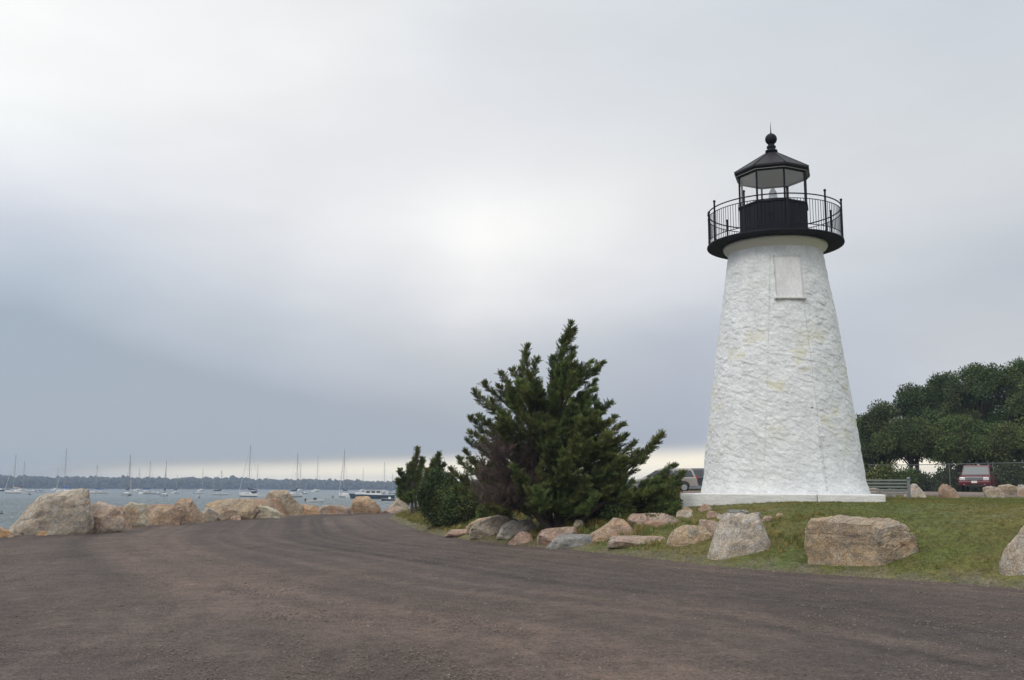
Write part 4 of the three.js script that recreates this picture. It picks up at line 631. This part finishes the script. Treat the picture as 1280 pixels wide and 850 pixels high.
{ // red off-road car, seen from its front
  const p = standing(1223, 74), C = thing('parked_car', 'dark red boxy off-road car parked facing the lawn by the fence', 'car', null, p); C.rotation.y = Math.atan2(-p.x, -p.z) - 0.09; C.position.y -= 0.01;
  const paint = new THREE.MeshPhysicalMaterial({ color: rgb(0.11, 0.005, 0.012), roughness: 0.4, clearcoat: 0.6, clearcoatRoughness: 0.12 });
  part('body', extrudeSide(sideShape([[2.36, 0.42], [2.40, 0.62], [2.36, 0.98], [1.25, 1.10], [-2.30, 1.14], [-2.38, 0.9], [-2.38, 0.42]], [-1.42, 1.42], 0.46, 0.42), 1.9, 0.05), paint, C);
  const cab = extrudeSide(sideShape([[1.28, 1.08], [0.58, 1.74], [0.40, 1.79], [-2.12, 1.84], [-2.30, 1.1]], [], 0, 0), 1.74, 0.04); { const q = cab.attributes.position; for (let i = 0; i < q.count; i++) q.setX(i, q.getX(i) * (1 - 0.13 * clamp((q.getY(i) - 1.1) / 0.75))); cab.computeVertexNormals(); } part('cabin', toCreasedNormals(cab, 0.5), paint, C);
  const xw = y => 0.87 * (1 - 0.13 * clamp((y - 1.1) / 0.75)) , zs = y => 1.28 - (y - 1.08) * 0.7 / 0.66;
  panel([V(-xw(1.14) + 0.06, 1.14, zs(1.14) + 0.012), V(xw(1.14) - 0.06, 1.14, zs(1.14) + 0.012), V(xw(1.68) - 0.07, 1.68, zs(1.68) + 0.012), V(-xw(1.68) + 0.07, 1.68, zs(1.68) + 0.012)], 0.008, new THREE.MeshPhysicalMaterial({ color: rgb(0.10, 0.115, 0.115), roughness: 0.08, clearcoat: 1, clearcoatRoughness: 0.03 }), 'windscreen', C);
  for (const s of [-1, 1]) { for (const [z0, z1, z2, z3] of [[1.02, 0.16, 0.16, 0.52], [0.06, -0.92, -0.92, 0.06], [-1.02, -2.12, -2.0, -1.02]]) { const y0 = 1.17, y1 = 1.66, P = [V(s * (xw(y0) + 0.006), y0, z0), V(s * (xw(y0) + 0.006), y0, z1), V(s * (xw(y1) + 0.006), y1, z2), V(s * (xw(y1) + 0.006), y1, z3)]; panel(s > 0 ? P : P.reverse(), 0.006, glassDark, 'side_window', C); }
    part('headlight', rbox(0.36, 0.20, 0.12, 0.03, s * 0.70, 0.86, 2.33), mat([0.72, 0.73, 0.74], 0.15, { metalness: 0.3 }), C); part('mirror', rbox(0.22, 0.18, 0.10, 0.03, s * 0.97, 1.22, 0.98), plastic, C); part('fog_lamp', new THREE.CylinderGeometry(0.06, 0.06, 0.05, 12).rotateX(Math.PI / 2).translate(s * 0.62, 0.55, 2.40), mat([0.6, 0.6, 0.6], 0.2), C); part('roof_rail', rbox(0.05, 0.05, 2.0, 0.02, s * 0.66, 1.88, -0.9), plastic, C); part('door_handle', rbox(0.03, 0.04, 0.16, 0.01, s * 0.955, 1.0, -0.1), plastic, C); }
  const gr = part('grille', rbox(0.98, 0.22, 0.06, 0.02, 0, 0.86, 2.365), mat([0.38, 0.39, 0.40], 0.35, { metalness: 0.5 }), C); for (let k = 0; k < 3; k++) part('grille_bar', box(0.92, 0.028, 0.02, 0, 0.79 + k * 0.07, 2.40), plastic, gr);
  part('bumper', rbox(1.86, 0.22, 0.16, 0.05, 0, 0.62, 2.36), paint, C); part('skid_plate', rbox(1.2, 0.14, 0.14, 0.04, 0, 0.42, 2.32), plastic, C); part('number_plate', rbox(0.34, 0.15, 0.02, 0.005, 0, 0.66, 2.445), mat([0.7, 0.7, 0.68], 0.5), C);
  for (const s of [-1, 1]) for (const z of [-1.42, 1.42]) wheel(C, s * 0.82, z, 0.36, 0.24);
}
function van(label, px, D, turn, colour) {
  const p = standing(px, D), C = thing('parked_van', label, 'van', null, p); C.rotation.y = turn; C.position.y -= 0.01;
  const paint = new THREE.MeshPhysicalMaterial({ color: rgb(...colour), roughness: 0.35, metalness: 0.25, clearcoat: 0.8, clearcoatRoughness: 0.15 });
  part('body', extrudeSide(sideShape([[2.40, 0.36], [2.44, 0.58], [2.25, 0.86], [1.35, 1.02], [-2.36, 1.06], [-2.46, 0.7], [-2.42, 0.36]], [-1.5, 1.5], 0.40, 0.36), 1.92, 0.06), paint, C);
  const cab = extrudeSide(sideShape([[1.55, 1.0], [0.45, 1.62], [0.1, 1.72], [-1.9, 1.72], [-2.12, 1.62], [-2.40, 1.0]], [], 0, 0), 1.80, 0.05); const q = cab.attributes.position; for (let i = 0; i < q.count; i++) q.setX(i, q.getX(i) * (1 - 0.14 * clamp((q.getY(i) - 1.0) / 0.72))); cab.computeVertexNormals(); part('cabin', toCreasedNormals(cab, 0.5), paint, C);
  const xw = y => 0.90 * (1 - 0.14 * clamp((y - 1.0) / 0.72));
  for (const s of [-1, 1]) { for (const [z0, z1, z2, z3] of [[1.25, 0.35, 0.35, 0.55], [0.27, -0.70, -0.70, 0.27], [-0.78, -2.20, -2.0, -0.78]]) { const y0 = 1.08, y1 = 1.55, P = [V(s * (xw(y0) + 0.006), y0, z0), V(s * (xw(y0) + 0.006), y0, z1), V(s * (xw(y1) + 0.006), y1, z2), V(s * (xw(y1) + 0.006), y1, z3)]; panel(s > 0 ? P : P.reverse(), 0.006, glassDark, 'side_window', C); }
    part('tail_lamp', rbox(0.14, 0.34, 0.16, 0.03, s * 0.84, 0.98, -2.40), mat([0.45, 0.02, 0.02], 0.25), C); part('headlight', rbox(0.3, 0.16, 0.2, 0.03, s * 0.72, 0.78, 2.28), mat([0.7, 0.7, 0.7], 0.2), C); part('mirror', rbox(0.2, 0.16, 0.1, 0.03, s * 1.02, 1.12, 1.1), plastic, C); part('door_handle', rbox(0.03, 0.04, 0.16, 0.01, s * 0.965, 0.92, -0.4), plastic, C); }
  part('rear_window', rbox(1.4, 0.44, 0.02, 0.01, 0, 0, 0).rotateX(0.43).translate(0, 1.33, -2.285), glassDark, C); part('bumper', rbox(1.9, 0.2, 0.14, 0.05, 0, 0.5, -2.44), paint, C);
  for (const s of [-1, 1]) for (const z of [-1.5, 1.5]) wheel(C, s * 0.84, z, 0.34, 0.22);
}
van('silver-beige minivan parked side-on between the cedar and the lighthouse', 829, 75, -Math.PI / 2 - 0.12, [0.36, 0.34, 0.31]);
van('dark blue-grey van almost wholly hidden behind the lighthouse and the silver minivan', 868, 82, -Math.PI / 2 - 0.3, [0.05, 0.055, 0.07]);
console.log('cars done');

// ---------------------------------------------------------------- boats (bow along local +x, waterline at y = 0)
function hull(L, B, free, colour, stripe, parent) {
  const half = t => B / 2 * Math.pow(Math.sin(Math.PI * Math.min(0.5, (1 - t) * 0.62 + 0.0)), 0.8) * (t < 0.3 ? mix(0.72, 1, t / 0.3) : 1), sheer = t => free * (0.86 + 0.42 * t * t + 0.08 * (1 - t) * (1 - t));
  const X = t => L * (t - 0.5), rings = [[1, 1], [0.97, 0.55], [0.93, 0.26]], low = [[0.93, 0.26], [0.86, -0.05], [0.5, -0.35], [0, -0.5]];
  const skin = (prof, name, m) => part(name, mergeGeometries([1, -1].map(s => gridGeometry(20, prof.length - 1, (u, v) => { const k = Math.round(v * (prof.length - 1)), [w, y] = prof[k], over = 0.045 * L * (u - 0.85) / 0.15 * (u > 0.85 ? 1 : 0) * y; return [X(u) + over, y * sheer(u), s * half(u) * w]; }))), m, parent);
  skin(rings, 'hull', colour); skin(low, 'boot_stripe', stripe);
  part('transom', panelGeo([[1, 1], [0.97, 0.55], [0.92, 0.14], [0.86, -0.05]].flatMap(([w, y]) => [V(X(0), y * sheer(0), half(0) * w), V(X(0), y * sheer(0), -half(0) * w)])), colour, parent);
  part('deck', gridGeometry(20, 2, (u, v) => [X(u) + (u > 0.85 ? 0.045 * L * (u - 0.85) / 0.15 : 0), sheer(u) + 0.03 - 0.04 * Math.abs(v - 0.5), (v - 0.5) * 2 * half(u)]), deckMat, parent);
  return { half, sheer, X };
}
function panelGeo(pairs) { const P = []; for (let i = 0; i + 3 < pairs.length; i += 2) { const [a, b, c, d] = pairs.slice(i, i + 4); P.push(...a, ...b, ...c, ...b, ...d, ...c); } const g = new THREE.BufferGeometry(); g.setAttribute('position', new THREE.Float32BufferAttribute(P, 3)); g.computeVertexNormals(); return g; }
const gel = (r, g, b) => mat([r, g, b], 0.3), deckMat = mat([0.6, 0.59, 0.56], 0.6), spar = mat([0.30, 0.29, 0.28], 0.45), wire = mat([0.25, 0.25, 0.26], 0.4, { metalness: 0.5 });
const HULL = { white: gel(0.75, 0.75, 0.74), navy: gel(0.03, 0.05, 0.10), red: gel(0.42, 0.10, 0.09), grey: gel(0.35, 0.37, 0.4), dark: gel(0.035, 0.04, 0.05), teal: gel(0.018, 0.045, 0.065) };
const CANVAS = { blue: mat([0.02, 0.07, 0.30], 0.8), navy: mat([0.02, 0.03, 0.07], 0.8), white: mat([0.65, 0.65, 0.63], 0.8), tan: mat([0.4, 0.33, 0.24], 0.8) };
const MOOR = 'boats moored in the harbour';
function sailboat(label, px, waterY, mastTopY, hullPx, colour, stripe, cover, o = {}) {
  const p = onLevel(px, waterY, SEA), D = Math.hypot(p.x, p.z), mh = at(px, mastTopY, D).y - SEA, L = o.length || Math.min(14, Math.max(6.5, mh / 1.42)), S = thing('sailboat', label, 'sailboat', MOOR, p);
  const wide = hullPx * D / FOCAL, yaw = Math.acos(clamp((wide - 1.2) / (L - 1.0), 0.05, 1)); S.rotation.y = -Math.atan2(p.x, -p.z) + (o.flip ? Math.PI - yaw : yaw);
  const B = L * 0.31, free = 0.11 * L * 0.78, h = hull(L, B, free, HULL[colour], HULL[stripe], S), mx = L * 0.08; S.position.x -= 0; const thick = 0.055 + D * 0.00010;
  const cab = rbox(L * 0.36, free * 0.52, B * 0.52, 0.1, mx - L * 0.06, free * 1.1, 0); part('coachroof', cab, HULL.white, S); for (const s of [-1, 1]) part('port_light', rbox(L * 0.24, free * 0.16, 0.03, 0.01, mx - L * 0.06, free * 1.14, s * B * 0.262), plastic, S);
  const base = free * 1.25; part('mast', rod(V(mx, base - 0.3, 0), V(mx - L * 0.008, mh, 0), thick * 1.15, thick * 0.8, 8), spar, S);
  for (const k of [0.52, 0.76]) part('spreader', rod(V(mx, mh * k, -B * 0.33), V(mx, mh * k, B * 0.33), 0.03, 0.03, 5), spar, S);
  part('boom', rod(V(mx, base + 0.75, 0), V(mx - L * 0.40, base + 0.8, 0), 0.07, 0.06, 6), spar, S); if (cover) part('sail_cover', tube([V(mx + 0.1, base + 1.5, 0), V(mx - L * 0.05, base + 1.05, 0), V(mx - L * 0.2, base + 0.98, 0), V(mx - L * 0.4, base + 0.92, 0)], 0.26, 0.13, 8, 14), CANVAS[cover], S);
  if (o.dodger) part('dodger', rbox(L * 0.10, free * 0.55, B * 0.5, 0.12, -L * 0.16, free * 1.45, 0), CANVAS[o.dodger], S);
  const bow = V(L * 0.53, free * 1.3, 0), top = V(mx, mh * 0.97, 0); part('forestay', rod(bow, top, o.furled ? 0.09 : 0.022, o.furled ? 0.05 : 0.022, 6), o.furled ? CANVAS.white : wire, S); part('backstay', rod(V(-L * 0.49, free, 0), V(mx, mh, 0), 0.02, 0.02, 4), wire, S);
  for (const s of [-1, 1]) part('shroud', rod(V(mx - 0.2, free * 1.05, s * B * 0.44), V(mx, mh * 0.76, s * 0.02), 0.018, 0.018, 4), wire, S);
  if (o.mizzen) part('mizzen_mast', rod(V(-L * 0.33, free, 0), V(-L * 0.34, mh * 0.62, 0), thick, thick * 0.7, 8), spar, S);
  return S;
}
sailboat('white sloop lying furthest left in the harbour with a tall faint mast', 18, 616.5, 568, 20, 'white', 'dark', 'tan', { furled: true, flip: true });
sailboat('small grey-white sloop just right of the leftmost sloop', 27, 614.2, 576, 12, 'white', 'grey', 'navy');
sailboat('tall-masted sloop with bright blue sail cover behind the largest seaward boulder', 81, 616.8, 560, 19, 'white', 'navy', 'blue', { furled: true, flip: true });
sailboat('white sloop with a red waterline and blue sail cover', 121.5, 616.6, 581, 25, 'white', 'red', 'blue', { flip: true });
sailboat('grey sloop seen end-on with a high mast, above the red-brown wedge boulder', 159.5, 619.6, 567, 10, 'grey', 'dark', 'navy', { furled: true });
sailboat('white sloop with blue and white covers right of the end-on grey sloop', 184.5, 617.2, 576, 17, 'white', 'grey', 'blue', { dodger: 'white' });
sailboat('narrow end-on sloop with straight dark mast above the brown block', 205.5, 620.2, 576, 6, 'grey', 'dark', 'navy');
sailboat('short-masted white daysailer above the round-topped brown boulder', 220, 616.4, 594, 9, 'white', 'dark', 'navy');
sailboat('very faint far-off sloop between the daysailer and the low dark ketch', 252, 613.6, 585, 8, 'white', 'grey', null);
sailboat('low dark ketch with two short masts above the long tan boulder', 274, 618.6, 588, 27, 'white', 'dark', 'navy', { mizzen: true });
sailboat('tallest-masted white sloop with a dark hull stripe in mid harbour', 312.5, 620.8, 555, 27, 'white', 'dark', 'navy', { furled: true, flip: true, dodger: 'navy' });
sailboat('distant sloop just right of the tallest-masted sloop', 320.5, 613.8, 580, 9, 'white', 'grey', null);
sailboat('white sloop half hidden behind the high humped seaward boulder', 369, 621.2, 566, 20, 'white', 'dark', 'navy', { dodger: 'white' });
sailboat('distant sloop with bare mast right of the half-hidden white sloop', 395.5, 614.4, 569, 9, 'white', 'grey', null);
sailboat('sloop with dark hull and tall mast left of the round orange boulder', 430, 621.4, 561, 15, 'white', 'navy', 'navy', { furled: true, flip: true });
sailboat('tiny faraway sloop behind the motor yacht bow', 453, 614.2, 586, 7, 'white', 'grey', null);
sailboat('sloop with dark mast rising behind the motor yacht cabin', 479, 616.8, 577, 14, 'white', 'dark', null);
sailboat('blue-covered sloop next to the small windswept juniper', 489.5, 617.0, 592, 13, 'white', 'navy', 'blue', { dodger: 'navy' });
sailboat('sloop of which only the mast shows above the round bush', 554, 618.0, 573, 14, 'white', 'navy', null);
sailboat('faint sloop left of the blue-covered tall-masted one', 70, 613.0, 583, 8, 'white', 'grey', null);
sailboat('faint sloop between the end-on grey sloop and the blue-and-white one', 172.5, 613.4, 585, 8, 'white', 'grey', null);
sailboat('faint sloop with thin mast right of the half-hidden white sloop', 374.5, 613.8, 578, 7, 'white', 'grey', 'navy');

function motorboat(label, px, waterY, hullPx, colour, o = {}) {
  const p = onLevel(px, waterY, SEA), D = Math.hypot(p.x, p.z), L = o.length || Math.max(4, hullPx * D / FOCAL), S = thing(o.name || 'motorboat', label, 'motorboat', MOOR, p), B = L * 0.33, free = o.free || Math.max(0.5, L * 0.10);
  S.rotation.y = -Math.atan2(p.x, -p.z) + (o.turn || 0); hull(L, B, free, HULL[colour], HULL[o.stripe || 'dark'], S);
  if (o.cabin) { const c = part('wheelhouse', rbox(L * 0.36, free * 1.1, B * 0.66, 0.12, -L * 0.02, free * 1.5, 0), HULL.white, S); part('roof', rbox(L * 0.46, 0.12, B * 0.74, 0.05, -L * 0.05, free * 2.12, 0), HULL.white, c); for (const s of [-1, 1]) for (const k of [-1, 0, 1]) part('window', rbox(L * 0.085, free * 0.44, 0.04, 0.02, -L * 0.02 + k * L * 0.115, free * 1.66, s * B * 0.335), glassDark, c); part('windscreen', rbox(0.04, free * 0.44, B * 0.52, 0.02, L * 0.162, free * 1.66, 0), glassDark, c); part('trunk_cabin', rbox(L * 0.26, free * 0.5, B * 0.52, 0.12, L * 0.26, free * 1.25, 0), HULL.white, S); }
  else { part('console', rbox(L * 0.12, free * 1.1, B * 0.36, 0.06, 0, free * 1.3, 0), o.dark ? plastic : HULL.white, S); part('outboard_motor', mergeGeometries([rbox(L * 0.08, free * 0.8, 0.35, 0.08, -L * 0.53, free * 1.15, 0), rbox(0.14, free * 1.1, 0.16, 0.04, -L * 0.53, free * 0.4, 0)]), plastic, S); }
  if (o.cover) part('canopy', rbox(L * 0.5, free * 0.5, B * 0.8, 0.12, -L * 0.1, free * 1.6, 0), CANVAS[o.cover], S);
  return S;
}
motorboat('motor yacht with dark teal hull and white wheelhouse behind the round orange boulder', 466, 623.4, 54, 'teal', { cabin: true, turn: Math.PI - 0.12, free: 1.1, name: 'motor_yacht' });
motorboat('small white outboard boat with dark motor above the low pinkish slab', 393.5, 628.0, 12, 'white', { turn: 0.5, dark: true });
motorboat('dark inflatable dinghy beside the motor yacht stern', 487, 626.5, 11, 'dark', { turn: 2.7 });
motorboat('long low dark boat at the far left frame edge', 1, 614.0, 17, 'dark', { turn: 0.1 });
motorboat('little white launch left of the blue-covered skiff', 41, 614.6, 12, 'white', { turn: 3.0 });
motorboat('white skiff with a blue cover left of the largest seaward boulder peak', 51.5, 615.4, 9, 'white', { turn: 0.3, cover: 'blue' });
motorboat('grey launch tied right of the blue-and-white sloop', 197, 617.8, 13, 'grey', { turn: 2.9 });
motorboat('tiny white skiff far out right of the short-masted daysailer', 248, 616.8, 7, 'white', { turn: 0.2 });
motorboat('tiny dark dinghy in open water before the far shore', 381, 617.5, 6, 'grey', { turn: 1.0 });
for (const [px, y, label] of [[249, 622.6, 'dark mooring buoy above the round-topped brown boulder'], [416, 622.0, 'small dark mooring buoy left of the dark-hulled sloop'], [1.5, 643, 'dark mooring buoy near the shore at the left frame edge'], [37, 618.5, 'dark buoy left of the largest seaward boulder']]) { const p = onLevel(px, y, SEA), k = Math.hypot(p.x, p.z) / 300, m = single('mooring_buoy', mergeGeometries([new THREE.SphereGeometry(0.35, 12, 8).scale(1, 0.8, 1), new THREE.CylinderGeometry(0.05, 0.05, 0.5, 6).translate(0, 0.4, 0)]), HULL.dark, label, 'buoy', 'mooring buoys'); m.position.copy(p); m.position.y += 0.06; m.scale.setScalar(Math.max(0.6, k)); }
console.log('boats done');

// ---------------------------------------------------------------- grass, weeds, loose stones
{
  const R = mulberry(404), tuft = seed => { const r = mulberry(seed), L = []; for (let i = 0; i < 9; i++) { const a = r() * 6.28, d = V(Math.cos(a) * 0.55 * r(), 1, Math.sin(a) * 0.55 * r()).normalize(); L.push([V((r() - 0.5) * 0.10, -0.008, (r() - 0.5) * 0.10), d, V(Math.cos(a + 1.5), 0, Math.sin(a + 1.5)), 0.045 + 0.05 * r(), 0.009]); } return leafGeometry(L); };
  const grassMat = mat([0.215, 0.205, 0.055], 0.8), list = [[], []], dirX = (az) => V(Math.sin(az), 0, -Math.cos(az));
  for (let i = 0; i < 150000; i++) {
    const az = mix(-0.17, 0.53, R()), D = 16.5 + 47 * Math.pow(R(), 1.5), x = Math.sin(az) * D, z = -Math.cos(az) * D; if (!inside(moundPoly, x, z)) continue;
    const d = polyDistance(bankPts, x, z)[0], b = fbm(x * 1.7, 5, z * 1.7, 4), a = fbm(x * 0.35, 1, z * 0.35, 4); if (d < 0.5 + 0.5 * b && R() < 0.75) continue; if (b > 0.3 && R() < 0.6) continue;
    const green = clamp(0.5 + 0.9 * a + 0.5 * b + 0.12 * (x - 9) / 6), k = 0.75 + 0.5 * R(), s = (0.45 + 0.4 * R()) * (D > 30 ? 1.4 : 1);
    list[i % 2].push({ p: V(x, land(x, z) + 0.012, z), q: new THREE.Quaternion().setFromAxisAngle(UP, R() * 6.28), s: V(s * 1.1, s * (0.45 + 0.4 * R()), s * 1.1), c: [k * mix(0.95, 0.58, green), k * mix(0.82, 0.72, green), k * mix(0.85, 0.6, green)] });
  }
  for (const l of list) { const o = scatter('lawn_grass', tuft(l.length % 97), grassMat, l, scene); o.name = numbered('lawn_grass'); tag(o, l === list[0] ? 'short olive grass covering the lawn round the lighthouse' : 'second growth of olive lawn grass round the lighthouse', 'grass', 'lawn grass', 'stuff'); }
  // taller dry weeds among the bank rocks and along the road edge
  const weed = seed => { const r = mulberry(seed), L = []; for (let i = 0; i < 16; i++) { const a = r() * 6.28, d = V(Math.cos(a) * 0.7 * r(), 1, Math.sin(a) * 0.7 * r()).normalize(); L.push([V((r() - 0.5) * 0.14, -0.01, (r() - 0.5) * 0.14), d, V(Math.cos(a + 1.5), 0, Math.sin(a + 1.5)), 0.12 + 0.18 * r(), 0.014]); } return leafGeometry(L); };
  const weeds = []; let guard = 0;
  while (weeds.length < 5200 && guard++ < 90000) { const t = R(), px = mix(490, 990, Math.pow(R(), 0.9)), d0 = Math.pow(R(), 1.2) * 6.5, e = bankPts[Math.floor(mix(60, 165, R()))], nx = -e.x + 9, nz = -e.z - 32, l = Math.hypot(nx, nz), x = e.x + nx / l * d0 + (R() - 0.5), z = e.z + nz / l * d0 + (R() - 0.5); if (!inside(moundPoly, x, z) || Math.hypot(x - TOWER.x, z - TOWER.z) < 4.2 || x > 8.5) continue; const q = polyDistance(bankPts, x, z)[0]; if (q < 0.35) continue; if (fbm(x * 0.9, 2, z * 0.9, 3) < (x > 3.6 ? 0.33 : -0.08)) continue; const k = 0.7 + 0.6 * R(), dry = R() < 0.4, s = (0.5 + 0.8 * R() * smooth(0.2, 2, q)) * (x > 3.6 ? 0.6 : 1); weeds.push({ p: V(x, land(x, z), z), q: new THREE.Quaternion().setFromAxisAngle(UP, R() * 6.28), s: V(s, s, s), c: dry ? [k * 1.2, k * 0.95, k * 1.0] : [k * 0.55, k * 0.72, k * 0.55] }); }
  { const o = scatter('bank_weeds', weed(3), grassMat, weeds, scene); tag(o, 'tufts of dry and green weeds between the bank rocks', 'weeds', null, 'stuff'); }
  // loose gravel
  const st = ico(1), p = st.attributes.position; for (let i = 0; i < p.count; i++) { const k = 0.8 + 0.4 * hash3(i, 3, 9); p.setXYZ(i, p.getX(i) * k, p.getY(i) * k * 0.7, p.getZ(i) * k); } st.computeVertexNormals();
  const stones = []; const roadPoly = [...bankPts, ...[...seaPts].reverse()];
  for (let i = 0; i < 150000 && stones.length < 90000; i++) { const az = mix(-0.52, 0.52, R()), D = 7.5 + 30 * Math.pow(R(), 1.8), x = Math.sin(az) * D, z = -Math.cos(az) * D; if (!inside(roadPoly, x, z)) continue; const c = fbm(x * 1.2, 4, z * 1.2, 4), s = (0.003 + 0.0075 * Math.pow(R(), 5)) * (1 + 0.5 * clamp(c * 2)); if (c < 0 && R() < 0.35) continue; const k = 0.75 + 0.7 * R() * R() + (R() < 0.05 ? 0.6 : 0); stones.push({ p: V(x, roadLevel(x, z) + 0.009 - s * 0.15, z), q: new THREE.Quaternion().setFromEuler(new THREE.Euler(R() * 0.6, R() * 6.28, R() * 0.6)), s: V(s * (0.8 + 0.6 * R()), s, s), c: [k, k * 0.97, k * 0.94] }); }
  for (let i = 0; i < 2600; i++) { const e = bankPts[Math.floor(mix(50, 185, R()))], x = e.x + (R() - 0.5) * 1.1, z = e.z + (R() - 0.5) * 1.1, s = 0.006 + 0.018 * Math.pow(R(), 4), k = 0.9 + 0.9 * R(); stones.push({ p: V(x, Math.max(land(x, z) + 0.01, roadLevel(x, z) + 0.008) + s * 0.2, z), q: new THREE.Quaternion().setFromEuler(new THREE.Euler(R(), R() * 6, R())), s: V(s, s, s), c: [k, k * 0.96, k * 0.9] }); }
  { const o = scatter('loose_gravel', st, mat([0.15, 0.124, 0.11], 0.9), stones, scene); tag(o, 'loose gravel scattered over the brown road surface', 'gravel', null, 'stuff'); }
  console.log('tufts', list[0].length * 2, 'weeds', weeds.length, 'stones', stones.length);
}
renderer.render(scene, camera);
